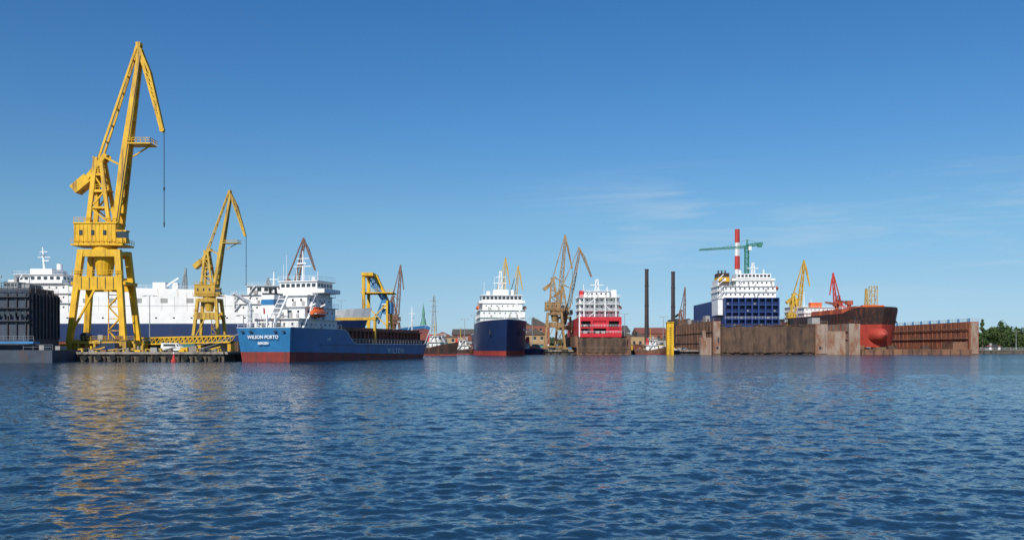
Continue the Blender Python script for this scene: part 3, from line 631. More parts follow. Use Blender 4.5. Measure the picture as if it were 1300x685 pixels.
# ================================================================== big floating docks at right
def ribbed(o,x,y0,y1,z0,z1,side,step=2.6,m='dock_grey'):
    R=o.p('stiffeners',m); n=int((y1-y0)/step)
    for i in range(n):
        y=y0+(i+.5)*(y1-y0)/n; R.box(min(x,x+side*.22),max(x,x+side*.22),y-.1,y+.1,z0,z1-.3)
    for q in(.33,.66): R.box(min(x,x+side*.3),max(x,x+side*.3),y0+.1,y1-.1,z0+(z1-z0)*q-.1,z0+(z1-z0)*q+.1)
X,Z,k=site(382)
o=Obj('floating_dock',(X(975),382,0),world=True)
p=o.p('wing_walls','dock_rust'); xa,xb=X(905),X(915); xc,xd=X(1036),X(1052)
zt=Z(407)
p.box(xa,xb,382,470,-2,zt); p.box(xc,xd,383,470,-2,zt-1.2)
ribbed(o,xa,382.6,469,.5,zt,-1,6.5,'dock_rust')
o.p('pontoon','dock_brown').box(xb+.01,xc-.01,384.5,469,-2,3.5)
t=o.p('end_curtain','tarp'); n=200; vs=[];fs=[]; rng=random.Random(5)
H0=Z(411); bn=[.4+.9*rng.random() for _ in range(n+1)]
for i in range(n+1):
    u=i/n; x=xb+.1+(xc-xb-.2)*u; top=H0-.4-1.1*abs(math.sin(u*math.pi*4.5+.4))**1.5*(.6+.4*math.sin(u*9)); bot=(bn[i]+bn[max(0,i-1)]+bn[max(0,i-2)])/3
    for j in range(7):
        zz=bot+(top-bot)*j/6; fold=.32*math.sin(u*70+2*math.sin(u*17)+.3*j)*(.4+.6*(1-j/6))+.3*math.sin(u*21+j*.4)
        vs.append((x,383.75+fold*.8,zz))
for i in range(n):
    for j in range(6): q=i*7+j; fs.append((q,q+7,q+8,q+1))
t.add(vs,fs)
fr=o.p('gate_frame','dock_brown'); fr.box(xb,xc,384.3,384.45,2.5,H0-2.2); fr.box(xb,xc,383.0,383.12,H0-.35,H0-.15)
for i in range(6): 
    x=xb+1+(xc-xb-2)*i/5; fr.box(x-.1,x+.1,382.85,382.99,.3,H0+.2)
e=o.p('wing_end_plates','dock_grey'); e.box(xa+.3,xb-.3,381.75,381.98,.4,zt-.3); e.box(xc+.2,xd-.2,382.75,382.98,.4,zt-1.5)
e.box(X(890),xa-.36,383,386,-1,Z(428)); e.box(X(893),X(897),383.5,385,Z(428),Z(419))
dm=o.p('draft_marks_and_ladders','dark_steel')
for i in range(20): dm.box(xa+.6,xa+1.1,381.68,381.74,.8+i*.6,.9+i*.6); dm.box(xd-1.4,xd-.9,382.68,382.74,.8+i*.55,.9+i*.55)
dm.box(xb-1.4,xb-.8,381.68,381.74,5,7.5); dm.tube((xc+2,382.7,3),(xc+2,382.4,3),.5,n=12); dm.tube((xa+1.8,381.7,3),(xa+1.8,381.4,3),.5,n=12)
rl=o.p('wing_rails','dock_grey'); rl.rail([(xa+.3,382.2,zt),(xa+.3,468,zt)],h=1.2,step=3,t=.08); rl.rail([(xa+.3,382.2,zt),(xb-.2,382.2,zt)],h=1.2,t=.07); rl.rail([(xc,383.2,zt-1.2),(xd,383.2,zt-1.2)],h=1.2,t=.07)
hh=o.p('dock_cabins','grey_wall'); hh.box(xa+.8,xb-.6,400,406,zt,zt+2.8); hh.box(xc+1,xd-1,390,396,zt-1.2,zt+1.6); hh.box(xa+1,xb-1,440,444,zt,zt+2.2)
ca=o.p('wing_capstans','dark_steel')
for i in range(7): ca.tube((xa+1.2,386+i*11,zt),(xa+1.2,386+i*11,zt+1.2),.5,.35,8)
yp=o.p('yellow_tower','yellow_paint'); yp.box(X(849),X(857.5),386,389,-1,Z(409)); yp.box(X(848.5),X(858),385.7,389.3,Z(409),Z(408)); 
rr=o.p('tower_ladder','dark_steel')
for i in range(16): rr.box(X(852),X(854.5),385.75,385.9,.4+i*.75,.5+i*.75)
o.done(smooth=('end_curtain',))
# ship in dock A
X,Z,k=site(404)
o=Obj('container_ship',(X(955),404,0),0)
Wd=12.4
b=o.p('blue_stern','cobalt'); zb,ztp=9.5,Z(378)
b.box(-Wd,Wd,3,70,4,ztp-.2)
for i in range(9):
    x=-Wd+.2+i*(2*Wd-.4)/8; b.box(x-.28,x+.28,0,3,zb,ztp)
for j in range(6):
    z=zb+j*(ztp-zb)/5; b.box(-Wd,Wd,.05,3,z-.2,z+.2)
o.p('stern_recess','navy_hull').box(-Wd+.3,Wd-.3,1.9,2.95,zb,ztp-.3)
hb=o.p('lashing_fittings','grey_wall')
for i in range(8): 
    x=-Wd+1.7+i*(2*Wd-.4)/8
    for j in range(5):
        z=zb+j*(ztp-zb)/5
        if (i*3+j*5)%4==0: hb.box(x-.4,x+.4,1.5,1.8,z+.4,z+1.0)
    hb.beam((x-1.4,.03,zb+.2),(x+1.4,.03,zb+(ztp-zb)/5-.2),.09)
o.p('lashing_rails','white_clean').rail([(-Wd,0,zb+(ztp-zb)*.4+.15),(Wd,0,zb+(ztp-zb)*.4+.15)],h=1,step=1.5,t=.06)
z=ztp
o.p('accommodation','white_paint').box(-15,12.2,3.1,19,z-.15,z+.25)
z=decks(o,-14.6,12,4,18,z+.27,2,2.7,ws=.7,wh=.8); z=decks(o,-6,11.5,5,17,z,1,2.7,ws=.7,wh=.8)
H=o.p('accommodation','white_paint'); H.box(-7.5,12.6,7,10,z,z+1.0); H.box(-5.5,10.5,6.5,16,z+1,z+3.2); windows(o.p('windows','glass_dark'),-5.3,10.3,6.5,z+2.2,9,1.2,1.1)
ms=o.p('masts','white_clean'); ms.lattice((3,10,z+3.2),(3,10,z+8.5),1.5,.8,5,.25); ms.beam((.5,10,z+6),(5.5,10,z+6),.3); ms.tube((8,10,z+3.2),(8,10,z+5.5),.3); ms.tube((-3,10,z+3.2),(-3,10,z+5),.7,.6,12)
fk=o.p('funnel','black_hull'); fk.box(-14.2,-9.2,5,13,z-2.7,z+3.4); o.p('funnel_band','yellow_paint').box(-14.3,-9.1,4.9,13.1,z-.6,z+1.5); o.p('funnel_mark','white_clean').box(-12.6,-10.8,4.75,4.88,z-.2,z+1.1)
for q in(-13.4,-11.8,-10.2): fk.tube((q,9,z+3.4),(q,9,z+5),.35,n=8)
H.box(-14.8,-12.6,3.6,16,z-16,z-8.1)
H.box(-14.8,-14.25,4,16,z-8,z+.3)
for i in range(4): o.p('stairs','white_clean').beam((-15.2,2.9,ztp+.6+i*2.6),(-12.4,2.9,ztp+3.2+i*2.6),.35)
boat(o.p('lifeboat','orange'),13.2,9,z-3.4,2.2,6,2.2)
o.done()
# dock B
X,Z,k=site(384)
o=Obj('floating_dock',(X(1150),384,0),world=True)
zt=Z(408)
p=o.p('wing_walls','dock_red'); xa,xb=X(1078),X(1092); xc,xd=X(1231),X(1242.5)
p.box(xc,xd,384,470,-2,zt)
q=o.p('near_wing','dock_grey'); q.box(xa,xb,384,470,-2,zt-.8); q.box(X(1052)+.05,xa-.02,388,466,-2,Z(420))
ribbed(o,xc,384.5,469,3,zt,-1,4.4,'dock_red'); ribbed(o,xa,384.5,469,3,zt-.8,-1,6.0)
o.p('pontoon','dock_rust').box(xb+.01,xc-.01,382,468,-2,2.3); 
ec=o.p('pontoon_edge','dock_brown')
for i in range(12): x=xb+1+i*(xc-xb-2)/11; ec.box(x-.15,x+.15,381.7,381.98,-1,2.1)
ed=o.p('wing_end_plates','dock_grey'); ed.box(xc+.4,xd-.4,383.7,383.98,.3,zt-.4)
ft=o.p('footings','dock_rust'); ft.box(xc-7,xc-.6,384.5,394,2.31,5.5); ft.box(xb+.02,xb+3,387,395,2.31,4)
rl=o.p('wing_rails','dock_red'); rl.rail([(xc+.2,384.2,zt),(xc+.2,469,zt)],h=1.3,step=3,t=.08); rl.rail([(xc,384.2,zt),(xd,384.2,zt)],h=1.3,t=.08); rl.rail([(xa,384.2,zt-.8),(xb,384.2,zt-.8)],h=1.3,t=.08)
bt=o.p('blue_capstans','sky_blue_paint')
for i in range(9): y=388+i*9; bt.tube((xc+1.6,y,zt),(xc+1.6,y,zt+1.6),.6,.4,10)
tl=o.p('keel_blocks','dock_brown')
for i in range(9): tl.box(X(1118)-.8,X(1118)+.8,390+i*8,392+i*8,2.31,3.0)
for i in range(6): tl.box(X(1140)+i*5-.7,X(1140)+i*5+.7,392+(i%3)*9,394+(i%3)*9,2.31,4.0)
pp=o.p('service_pipes','dock_grey'); pp.beam((xc-.5,385,zt*.5),(xc-.5,468,zt*.5),.3); pp.beam((xc-.45,385,zt*.8),(xc-.45,468,zt*.8),.22)
o.done()
# bulk carrier in dock B
X,Z,k=site(392)
bowX=X(1119)
ang=math.atan2(-1,.06); Lb=74
o=Obj('bulk_carrier',(bowX-Lb*.06-.3,394+Lb,2.9),ang)
dkb=lambda t: 15.5+2.6*sm(.82,.93,t)
pt=hull(o,Lb,28,[('bottom','antifoul_red',lambda t:.3,lambda t:10.4,8),('topsides','black_hull',lambda t:10.4,dkb,5)],dkb,rake=5.5,tb=.70,pd=3.2,pw=2.3,sd=.95,sw=.5,capmat='deck_red',capdrop=1)
P=o.p('bulbous_bow','antifoul_red'); n=16; m_=22; vs=[];fs=[]
for i in range(n+1):
    t=i/n; rr_=math.sqrt(max(0,1-t**2.4)) ; 
    for j in range(m_):
        a=2*math.pi*j/m_; vs.append((Lb-16+22*t,5.4*rr_*math.cos(a),5.2+5.0*rr_*math.sin(a)+.6*t))
for i in range(n):
    for j in range(m_): fs.append((i*m_+j,i*m_+(j+1)%m_,(i+1)*m_+(j+1)%m_,(i+1)*m_+j))
P.add(vs,fs)
H=o.p('hatches','deck_red')
for i in range(3): H.box(18+i*13,28+i*13,-8,8,15,18.2)
dc=o.p('deck_cranes','deck_red')
for i in range(2):
    x=30+i*14; dc.tube((x,0,15),(x,0,21.5),1.1,.9,12); dc.box(x-1.4,x+1.4,-1.4,1.4,20.5,22.5); dc.lattice((x,0,21.5),(x-11,-1,23),1.1,.6,9,.2)
H.rail([(64,-11,17.2),(64,11,17.2)],h=1.1); H.box(57,64,-6,6,16,19.0); wn=o.p('windlass','orange'); wn.box(67,69,-5,5,17.2,19.2)
H.rail([(20,-13.6,15.5),(58,-13.6,15.5)],h=1.1)
o.p('foremast','yellow_dull').lattice((62,0,19),(62,0,27),1.2,.7,6,.22); o.p('scaffold_tower','yellow_dull').lattice((50,9,16),(50,9,29),2.8,2.8,6,.22)
boxh=decks(o,4,14,-10,12,15,2,2.8); o.p('funnel','orange').box(2,5,-3,3,boxh,boxh+3)
an=o.p('anchors','dark_steel')
for s in(-1,1): 
    x,w=pt(.91,12); an.beam((x,s*(w+.3),11.5),(x,s*(w+.3),14),.6); an.beam((x-1.2,s*(w+.3),11.5),(x+1.2,s*(w+.3),11.5),.6)
o.done(smooth=('bulbous_bow','bottom','topsides'))
# another ship's white house behind
X,Z,k=site(500)
o=Obj('distant_ship',(X(1026),500,0),0)
o.p('hull','maroon').box(-9,28,0,20,1,Z(408)); z=decks(o,-9,7,1,14,Z(408),3,2.8); o.p('funnel','yellow_paint').box(-8,-4,4,9,z,z+5); o.p('masts','white_clean').tube((0,7,z),(0,7,z+9),.3,.15)
o.p('masts','white_clean').tube((4,7,z),(4,7,z+5),.2,.1)
o.p('orange_structure','deck_red').box(10,26,2,6,Z(408),Z(402)); o.p('scaffold','brown_crane').lattice((18,3,Z(402)),(18,3,Z(375)),2,1.6,10,.3)
o.done()
# ================================================================== buildings on far quay
def building(name,u0,u1,vt,d,dep,wall,roof='flat',rm='roof_dark',rows=2,cols=None,base=1.8):
    X,Z,k=site(d); x0,x1=X(u0),X(u1); zt=Z(vt)
    o=Obj(name,((x0+x1)/2,d,base),world=True); Wl=o.p('walls',wall)
    rh=(zt-base)
    eave=zt if roof=='flat' else base+rh*.72
    Wl.box(x0,x1,d,d+dep,base,eave)
    R=o.p('roof',rm)
    if roof=='flat': R.box(x0-.3,x1+.3,d-.3,d+dep+.3,eave,eave+.5)
    elif roof=='gable':
        R.prism([(x0-.5,eave+.02),(x1+.5,eave+.02),(( x0+x1)/2,zt)],d-.5,d+dep+.5)
    elif roof=='ridge':
        yc=d+dep/2
        R.add([(x0-.4,d-.5,eave+.02),(x1+.4,d-.5,eave+.02),(x1+.4,d+dep+.5,eave+.02),(x0-.4,d+dep+.5,eave+.02),(x0-.4,yc,zt),(x1+.4,yc,zt)],[(0,1,5,4),(3,2,5,4)[::-1],(0,4,3),(1,2,5),(0,3,2,1)])
    elif roof=='saw':
        n=max(2,int((x1-x0)/8)); w=(x1-x0)/n
        for i in range(n): R.prism([(x0+i*w+.01,eave+.02),(x0+(i+1)*w-.01,eave+.02),(x0+i*w+.01,zt)],d,d+dep)
    G=o.p('windows','glass_dark'); T=o.p('window_frames','stripe_white')
    cols=cols or max(2,int((x1-x0)/3.2)); h=(eave-base)/rows
    for r_ in range(rows):
        z=base+h*(r_+.55)
        windows(G,x0+.6,x1-.6,d,z,cols,1.3,min(1.7,h*.5))
        windows(T,x0+.6,x1-.6,d-.02,z-min(1.7,h*.5)/2-.12,cols,1.6,.16)
        windows(G,d+1,d+dep-1,x0,z,max(2,int(dep/4)),1.3,min(1.7,h*.5),'y'); windows(G,d+1,d+dep-1,x1,z,max(2,int(dep/4)),1.3,min(1.7,h*.5),'y')
    G.box((x0+x1)/2-1.5,(x0+x1)/2+1.5,d-.07,d+.05,base,base+3)
    o.p('roof_vents','grey_wall').box(x0+1,x0+2,d+dep*.3,d+dep*.3+1,eave,eave+1.8)
    o.done()
building('brick_warehouse',549,573,421,470,16,'brick','gable','roof_red',2)
building('brick_workshop',574,604,417,500,18,'brick','ridge','roof_dark',3)
building('office_building',560,590,428,430,12,'ochre_wall','flat','roof_dark',2)
building('harbour_shed',588,611,427,415,14,'grey_wall','ridge','roof_red',1)
building('assembly_hall',655,698,402,560,40,'brick','saw','roof_dark',3)
building('assembly_hall',520,560,424,620,30,'brick','saw','roof_red',1)
building('workshop_hall',664,694,417,440,16,'ochre_wall','gable','roof_dark',2)
building('workshop_hall',792,826,421,470,20,'ochre_wall','saw','roof_dark',1)
building('brick_warehouse',810,848,415,520,26,'brick','ridge','roof_red',2)
building('harbour_shed',826,846,431,415,10,'grey_wall','flat','roof_dark',1)
building('assembly_hall',860,905,404,620,40,'grey_wall','saw','roof_dark',3)
building('workshop_hall',770,800,412,600,40,'grey_wall','ridge','roof_dark',2)
building('assembly_hall',985,1075,404,640,40,'brick','saw','roof_dark',2)
building('assembly_hall',1140,1215,415,660,40,'ochre_wall','ridge','roof_red',2)
building('office_building',150,215,405,640,20,'grey_wall','flat','roof_dark',4)
building('assembly_hall',-40,60,400,560,40,'brick','saw','roof_dark',3)
building('assembly_hall',400,470,420,560,40,'ochre_wall','ridge','roof_red',2)
building('quay_hut',1256,1270,438,476,4,'white_paint','ridge','roof_red',1,2)
def chimney(u,vt,d,r0,r1,m='chimney_dark',bands=False):
    X,Z,k=site(d); o=Obj('factory_chimney',(X(u),d,1.8)); H=Z(vt)-1.8
    if not bands:
        o.p('shaft',m).tube((0,0,0),(0,0,H),r0,r1,20); o.p('cap',m).tube((0,0,H),(0,0,H+.6),r1*1.15,r1*1.15,20)
        for z in(.3,.55,.8): o.p('hoops','dark_steel').tube((0,0,H*z),(0,0,H*z+.4),r0+(r1-r0)*z+.12,None,20)
    else:
        n=9
        for i in range(n):
            a=i/n;b=(i+1)/n; red=(n-1-i)%2==0 
            if i<3: mm='grey_wall';nm='lower_shaft'
            else: mm='chimney_red' if red else 'white_clean'; nm='red_bands' if red else 'white_bands'
            o.p(nm,mm).tube((0,0,H*a),(0,0,H*b),r0+(r1-r0)*a,r0+(r1-r0)*b,20)
    o.p('ladder','dark_steel').beam((0,-r0-.2,0),(0,-r1-.2,H),.25)
    o.done()
chimney(821,343,455,1.15,.95); chimney(854.5,346,470,1.2,.98); chimney(936,291,560,1.9,1.5,bands=True)
# lattice tower, church spire
X,Z,k=site(800); o=Obj('transmission_tower',(X(551),800,1.8),0)
H=Z(375)-1.8; o.p('lattice','grey_crane').lattice((0,0,0),(0,0,H),6,1.2,14,.4,.28)
for z in(.7,.8,.9): o.p('arms','grey_crane').beam((-4,0,H*z),(4,0,H*z),.4)
o.done()
X,Z,k=site(760); o=Obj('church_tower',(X(537.5),760,1.8),0); H=Z(388)
o.p('tower','brick').box(-3,3,-3,3,0,Z(418)-1.8); o.p('spire','copper_green').tube((0,0,Z(418)-1.8),(0,0,Z(404)-1.8),3.6,1.6,8); o.p('lantern','copper_green').tube((0,0,Z(404)-1.8),(0,0,Z(400)-1.8),1.2,1.2,8); o.p('needle','copper_green').tube((0,0,Z(400)-1.8),(0,0,H),1.5,.1,8)
o.p('belfry_windows','glass_dark').box(-.8,.8,-3.1,-2.9,8,12); o.done()
# ================================================================== tug boats
def tug(u,d,yaw,L,hullm,h=5):
    X,Z,k=site(d); o=Obj('tugboat',(X(u),d,0),yaw)
    dk_=lambda t:h*.5+h*.35*max(0,(t-.5)/.5)
    hull(o,L,L*.3,[('bottom','red_boot',lambda t:-1,lambda t:.5,1),('topsides',hullm,lambda t:.5,dk_,3)],dk_,rake=1.5,nst=20,capmat='green_paint',capdrop=.5)
    decks(o,L*.35,L*.72,-L*.1,L*.1,h*.5-.3,1,2.5); decks(o,L*.45,L*.66,-L*.08,L*.08,h*.5+2.2,1,2.3,ws=.9,wh=.9)
    o.p('mast','yellow_dull').tube((L*.5,0,h*.5+4.5),(L*.5,0,h*.5+10),.18,.1); o.p('mast','yellow_dull').beam((L*.5,-1.2,h*.5+8),(L*.5,1.2,h*.5+8),.14)
    o.p('funnel','chimney_red').box(L*.36,L*.43,-.9,.9,h*.5+2.2,h*.5+5.2)
    o.done()
tug(526,352,rad(-38),22,'black_hull',6); tug(562,398,rad(5),16,'black_hull',4); tug(690,396,rad(170),18,'navy_hull',5); tug(806,397,rad(2),14,'dock_rust',4)
# ================================================================== clutter on piers
def container(u,d,z,m,yaw=0,L=6.06):
    X,Z,k=site(d); o=Obj('shipping_container',(X(u),d,z+.01),yaw); b=o.p('box',m); b.box(-L/2,L/2,-1.2,1.2,.1,2.55)
    n=int(L/.5)
    for i in range(n): x=-L/2+.25+i*(L-.5)/(n-1); b.box(x-.08,x+.08,-1.26,-1.19,.25,2.4)
    fr=o.p('frame','dark_steel'); 
    for s in(-1,1): fr.box(s*L/2-.1,s*L/2+.1,-1.3,-1.2,0,2.6)
    fr.box(-L/2,L/2,-1.29,-1.21,0,.14); fr.box(-L/2,L/2,-1.29,-1.21,2.46,2.6)
    for i in range(4): fr.box(L/2+.0,L/2+.05,-.9+i*.55,-.85+i*.55,.2,2.4)
    o.done()
for u,d,m in((196,214,'green_paint'),(207,222,'yellow_dull'),(236,220,'teal_box'),(186,226,'yellow_paint'),(120,224,'yellow_paint'),(92,214,'maroon'),(291,222,'dock_rust'),(279,214,'grey_wall'),(148,200,'yellow_dull')):
    container(u,d,2.0,m,rad(random.uniform(-10,10)))
for u,d,m in((598,408,'maroon'),(684,409,'teal_box'),(604,412,'orange'),(806,410,'maroon'),(816,412,'dock_rust'),(835,409,'yellow_dull'),(574,408,'grey_wall'),(552,409,'green_paint')):
    container(u,d,1.8,m,rad(random.uniform(-15,15)))
# yellow gangway truss on pier
X,Z,k=site(212)
o=Obj('dock_gangway',(X(230),212,2),world=True)
g=o.p('truss','yellow_paint')
for y in(210,213.5):
    g.beam((X(178),y,Z(437)),(X(296),y,Z(434)),.3); g.beam((X(178),y,Z(429)),(X(296),y,Z(426)),.25)
    for i in range(20):
        a=178+i*5.9; za=437-(i*.15); g.beam((X(a),y,Z(za)),(X(a+5.9),y,Z(za-8.1)),.12); g.beam((X(a),y,Z(za)),(X(a),y,Z(za-8)),.12)
for u in(180,218,256,294): g.box(X(u)-.4,X(u)+.4,210.2,213.2,2,Z(436))
o.p('walkway','green_paint').beam((X(178),211.7,Z(436)),(X(296),211.7,Z(433)),.15,3)
o.p('side_screens','navy_hull').beam((X(190),213.8,Z(431)),(X(292),213.8,Z(428)),1.5,.1)
o.done()
X,Z,k=site(203)
o=Obj('yellow_work_platform',(X(128),203,2),world=True)
g=o.p('deck','yellow_dull'); g.box(X(94),X(176),200.5,204.5,Z(436),Z(433)); 
for u in range(96,177,10): g.box(X(u)-.25,X(u)+.25,200.6,204.4,2.0,Z(436))
g.rail([(X(94),200.6,Z(433)),(X(176),200.6,Z(433))],h=1.1,step=1.5,t=.08)
o.p('cable_drums','dark_steel').tube((X(112),201,Z(433)+1),(X(112),203,Z(433)+1),1.0,n=16); o.p('skips','dock_rust').box(X(150),X(160),201.5,203.5,Z(433),Z(426)); o.p('cabinet','grey_wall').box(X(128),X(134),201.5,203,Z(433),Z(425))
o.done()
def debris(name,x0,x1,y0,y1,z,n,ms,smax=1.6):
    o=Obj(name,((x0+x1)/2,(y0+y1)/2,z),world=True)
    for i in range(n):
        m=random.choice(ms); P=o.p('pile_'+m,m); x=random.uniform(x0,x1);y=random.uniform(y0,y1); a=random.uniform(.3,smax)
        r=random.random()
        if r<.5: P.box(x-a*.7,x+a*.7,y-a/2,y+a/2,z+.01*i/n,z+a*random.uniform(.4,1.1))
        elif r<.8: P.beam((x-a,y,z+.3+.4*random.random()),(x+a,y+.5,z+.4+.9*random.random()),.22)
        else: P.tube((x,y,z),(x,y,z+a*1.5),.3*a,.3*a,10)
    o.done()
debris('quay_equipment',-95,-64,193,199,2.0,80,['grey_wall','yellow_dull','dock_rust','dark_steel','yellow_paint','concrete'],1.2)
debris('quay_equipment',-45,82,403,409,1.8,190,['grey_wall','yellow_dull','dock_rust','dark_steel','maroon','concrete','sky_blue_paint','white_paint'],2.0)
debris('quay_equipment',-135,-66,208,262,2.0,60,['grey_wall','yellow_dull','dock_rust','dark_steel','teal_box'],1.8)
def van(x,y,z,m,yaw):
    o=Obj('parked_van',(x,y,z),yaw); b=o.p('body',m)
    b.prism([(-2.4,.35),(2.4,.35),(2.45,1.05),(1.7,1.25),(1.1,2.0),(-2.3,2.05),(-2.45,1.2)],-.95,.95)
    g=o.p('glass','glass_dark'); g.prism([(.95,1.3),(1.55,1.3),(1.05,1.85),(.95,1.85)],-.97,.97); g.box(-1.9,.7,-.97,.97,1.3,1.8)
    w=o.p('wheels','rubber')
    for q in(-1.5,1.5):
        for s in(-.9,.72): w.tube((q,s,.36),(q,s+.18,.36),.36,n=14)
    o.p('hubs','grey_wall').tube((-1.5,-.93,.36),(-1.5,-.9,.36),.18,n=10)
    o.done()
van(-75,196.5,2.0,'white_paint',rad(4)); van(-90,197,2.0,'navy_hull',rad(175)); van(-20,406,1.8,'white_paint',0); van(10,407,1.8,'chimney_red',rad(8)); van(70,408,1.8,'white_paint',rad(3)); van(168,474,1.8,'white_paint',0)
def lamp(u,d,vt,z0=1.8):
    X,Z,k=site(d); H=Z(vt)-z0; o=Obj('street_lamp',(X(u),d,z0)); o.p('pole','grey_crane').tube((0,0,0),(0,0,H),.2,.1,8); o.p('arm','grey_crane').beam((-1.6,0,H),(1.6,0,H),.14)
    for s in(-1,1): o.p('heads','grey_wall').box(s*1.6-.5,s*1.6+.5,-.25,.25,H-.22,H-.02)
    o.done()
for a in((190,262,375,2.0),(433,420,381),(590,430,405),(1290,480,420),(793,430,398),(842,430,402),(309,262,400,2.0),(676,420,404),(602,420,400)): lamp(*a)
def buoy(x,y,m):
    o=Obj('navigation_buoy',(x,y,0)); o.p('float',m).tube((0,0,-.3),(0,0,.5),.6,.5,12); o.p('cone',m).tube((0,0,.5),(0,0,1.7),.35,.1,10); o.p('topmark','white_paint').tube((0,0,1.7),(0,0,2.1),.15,.15,8); o.done()
buoy(-71.5,187.5,'chimney_red')
# ================================================================== trees
def tree_into(o,x,y,z,h,w,rng,leaf='a',conical=False,n=1500,ls=.5):
    T=o.p('trunks','bark'); T.tube((x,y,z),(x,y,z+h*.55),h*.022,h*.012,7)
    cl=[]
    for i in range(16):
        t=rng.random(); 
        rr=(1-t)*.9+.1 if conical else math.sin(math.pi*(.15+.8*t))**.8
        a=rng.random()*6.28; q=rng.random()**.5*w*.42*rr
        cx,cy,cz=x+q*math.cos(a),y+q*math.sin(a),z+h*(.22+.72*t); cl.append((cx,cy,cz,w*.2*(.6+.7*rng.random())*(.6+.5*rr)))
        T.beam((x,y,z+h*(.2+.5*t*.8)),(cx,cy,cz),h*.008)
    for i in range(n):
        c=rng.choice(cl); d=Vector((rng.gauss(0,1),rng.gauss(0,1),rng.gauss(0,1))).normalized()*c[3]*(rng.random()**.35)
        p=Vector(c[:3])+Vector((d.x,d.y,d.z*1.15)); s=ls*(.5+rng.random()*.8)
        u=Vector((rng.gauss(0,1),rng.gauss(0,1),rng.gauss(0,1))).normalized(); v=u.cross(Vector((rng.gauss(0,1),rng.gauss(0,1),rng.gauss(0,1)))).normalized()
        P=o.p('leaves_light' if rng.random()<.6 else 'leaves_dark','foliage_a' if rng.random()<.5 else 'foliage_b')
        P.add([p-u*s,p+v*s*.7,p+u*s,p-v*s*.7],[(0,1,2,3)])
rng=random.Random(11)
for i,(u,vt,w,con) in enumerate(((1247,404,5,True),(1256,414,8,False),(1272,407,11,False),(1284,420,10,False),(1296,417,11,False),(1310,415,11,False),(1330,412,12,False))):
    dd=500+rng.uniform(-10,18); X,Z,k=site(dd); o=Obj('tree',(X(u),dd,1.8),world=True)
    o.p('leaves_light','foliage_a'); o.p('leaves_dark','foliage_b')
    tree_into(o,X(u),dd,1.8,Z(vt)-1.8,w,rng,conical=con,n=1500,ls=.42); o.done()
def treeline(name,pts,hmin,hmax,n,ls,leafm):
    o=Obj(name,(pts[0][0],pts[0][1],1.8),world=True); P=o.p('foliage_light',leafm); Q=o.p('foliage_dark','foliage_b')
    for i in range(n):
        t=rng.random(); x=pts[0][0]+(pts[1][0]-pts[0][0])*t; y=pts[0][1]+(pts[1][1]-pts[0][1])*t+rng.uniform(-12,12)
        hh=hmin+(hmax-hmin)*(.5+.25*math.sin(x*.09)+.25*math.sin(x*.23+1)); z=1.8+hh*rng.random()**.7
        u=Vector((rng.gauss(0,1),rng.gauss(0,1),rng.gauss(0,1))).normalized(); v=u.cross(Vector((rng.gauss(0,1),rng.gauss(0,1),rng.gauss(0,1)))).normalized()
        p=Vector((x,y,z)); s=ls*(.5+rng.random()); (P if rng.random()<.6 else Q).add([p-u*s,p+v*s*.7,p+u*s,p-v*s*.7],[(0,1,2,3)])
    o.done()
X,Z,k=site(540); treeline('tree_row',((X(1243),540),(X(1420),560)),7,14,8000,.8,'foliage_a')
X,Z,k=site(900); treeline('tree_row',((X(440),900),(X(900),900)),6,15,9000,1.8,'foliage_far')
X,Z,k=site(1300); treeline('tree_row',((X(-100),1300),(X(1450),1300)),8,22,12000,4,'foliage_far')
# right-hand low quay
o=Obj('right_quay',(205,440,0),world=True)
o.p('deck','concrete').box(215,420,452,469.5,-2,1.9); o.p('fenders','rubber')
for i in range(20): o.parts['fenders'].box(217+i*4,217.8+i*4,451.6,451.95,-.2,1.5)
o.p('rails','white_clean').rail([(218,452.3,1.9),(330,452.3,1.9)],h=1.1,step=3,t=.06)
o.done()
# ================================================================== sky + sun
EL,AZ=rad(38),rad(200)
w=bpy.data.worlds.new('World'); scene.world=w; w.use_nodes=True; nt=w.node_tree; N=nt.nodes; L=nt.links
bg=N['Background']; sky=N.new('ShaderNodeTexSky'); sky.sky_type='NISHITA'; sky.sun_disc=False; sky.sun_elevation=EL; sky.sun_rotation=AZ
sky.altitude=0; sky.air_density=1.0; sky.dust_density=.15; sky.ozone_density=3.5
tc=N.new('ShaderNodeTexCoord')
mp=N.new('ShaderNodeMapping'); mp.inputs['Scale'].default_value=(2.2,2.2,22); mp.inputs['Rotation'].default_value=(rad(2),rad(-3),0); L.new(tc.outputs['Generated'],mp.inputs[0])
nz=N.new('ShaderNodeTexNoise'); nz.inputs['Scale'].default_value=1.6; nz.inputs['Detail'].default_value=9; nz.inputs['Roughness'].default_value=.6; nz.inputs['Distortion'].default_value=.5; L.new(mp.outputs[0],nz.inputs['Vector'])
sp=N.new('ShaderNodeSeparateXYZ'); L.new(tc.outputs['Generated'],sp.inputs[0])
def mr(src,a,b,c=0,d=1):
    m=N.new('ShaderNodeMapRange'); m.interpolation_type='SMOOTHSTEP'; m.inputs['From Min'].default_value=a; m.inputs['From Max'].default_value=b; m.inputs['To Min'].default_value=c; m.inputs['To Max'].default_value=d; L.new(src,m.inputs[0]); return m.outputs[0]
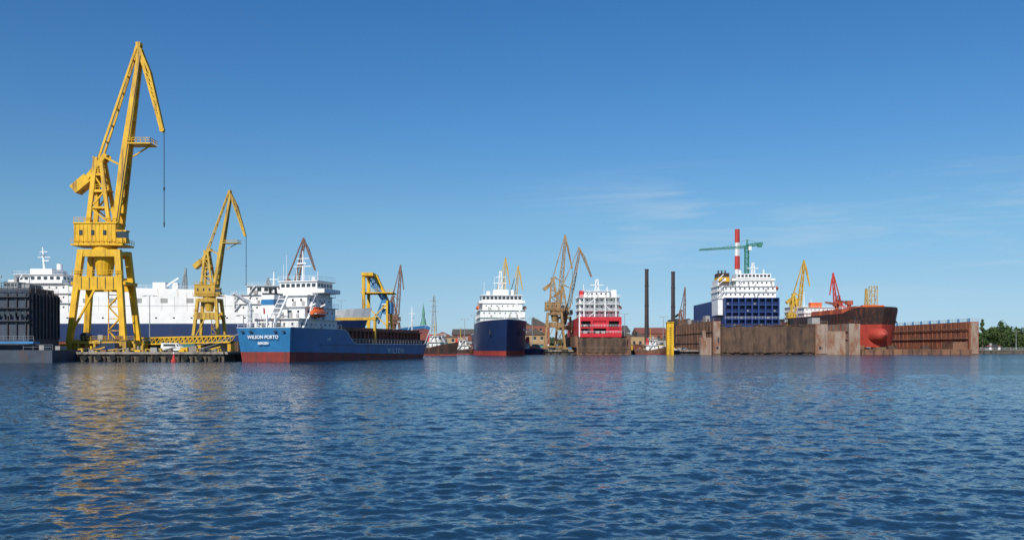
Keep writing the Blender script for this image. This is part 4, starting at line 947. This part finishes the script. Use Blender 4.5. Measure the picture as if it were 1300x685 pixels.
def mul(a,b):
    m=N.new('ShaderNodeMath'); m.operation='MULTIPLY'; L.new(a,m.inputs[0]); L.new(b,m.inputs[1]); return m.outputs[0]
r1=mr(nz.outputs['Fac'],.46,.72,0,.42)
# clear-air tint by elevation angle
rp=N.new('ShaderNodeValToRGB'); e=rp.color_ramp.elements
e[0].position=0; e[0].color=(.34,.50,.82,1); e[1].position=.75; e[1].color=(.60,.80,1.0,1)
for p_,c_ in((.03,(.36,.49,.72)),(.07,(.385,.50,.63)),(.14,(.40,.57,.65)),(.24,(.31,.555,.72)),(.36,(.24,.53,.75))):
    q=e.new(p_); q.color=(*c_,1)
L.new(sp.outputs['Z'],rp.inputs['Fac'])
tint=N.new('ShaderNodeMixRGB'); tint.blend_type='MULTIPLY'; tint.inputs[0].default_value=1; L.new(sky.outputs[0],tint.inputs[1]); L.new(rp.outputs[0],tint.inputs[2])
mask=mul(mul(mr(sp.outputs['Z'],.03,.09),mr(sp.outputs['Z'],.15,.21,1,0)),mr(sp.outputs['X'],-.05,.2))
mx=N.new('ShaderNodeMixRGB'); mx.inputs[2].default_value=(4.0,4.8,5.5,1); L.new(mul(r1,mask),mx.inputs[0]); L.new(tint.outputs[0],mx.inputs[1])
L.new(mx.outputs[0],bg.inputs['Color']); bg.inputs['Strength'].default_value=.14
sl=bpy.data.lights.new('sun','SUN'); sl.energy=4.8; sl.angle=rad(.5); sl.color=(1,.95,.87)
so=bpy.data.objects.new('sun',sl); scene.collection.objects.link(so)
dirv=Vector((math.sin(AZ)*math.cos(EL),math.cos(AZ)*math.cos(EL),math.sin(EL)))
so.rotation_euler=dirv.to_track_quat('Z','Y').to_euler(); so.location=dirv*100
# ================================================================== camera
cd=bpy.data.cameras.new('camera'); co=bpy.data.objects.new('camera',cd); scene.collection.objects.link(co)
cd.sensor_width=36; cd.lens=36*F/1300; cd.shift_y=(HY-342.5)/1300; cd.clip_end=20000; cd.clip_start=.1
co.location=(0,0,CAMH); co.rotation_euler=(rad(90),0,0); scene.camera=co
scene.view_settings.view_transform='Standard'; scene.view_settings.look='None'; scene.view_settings.exposure=0
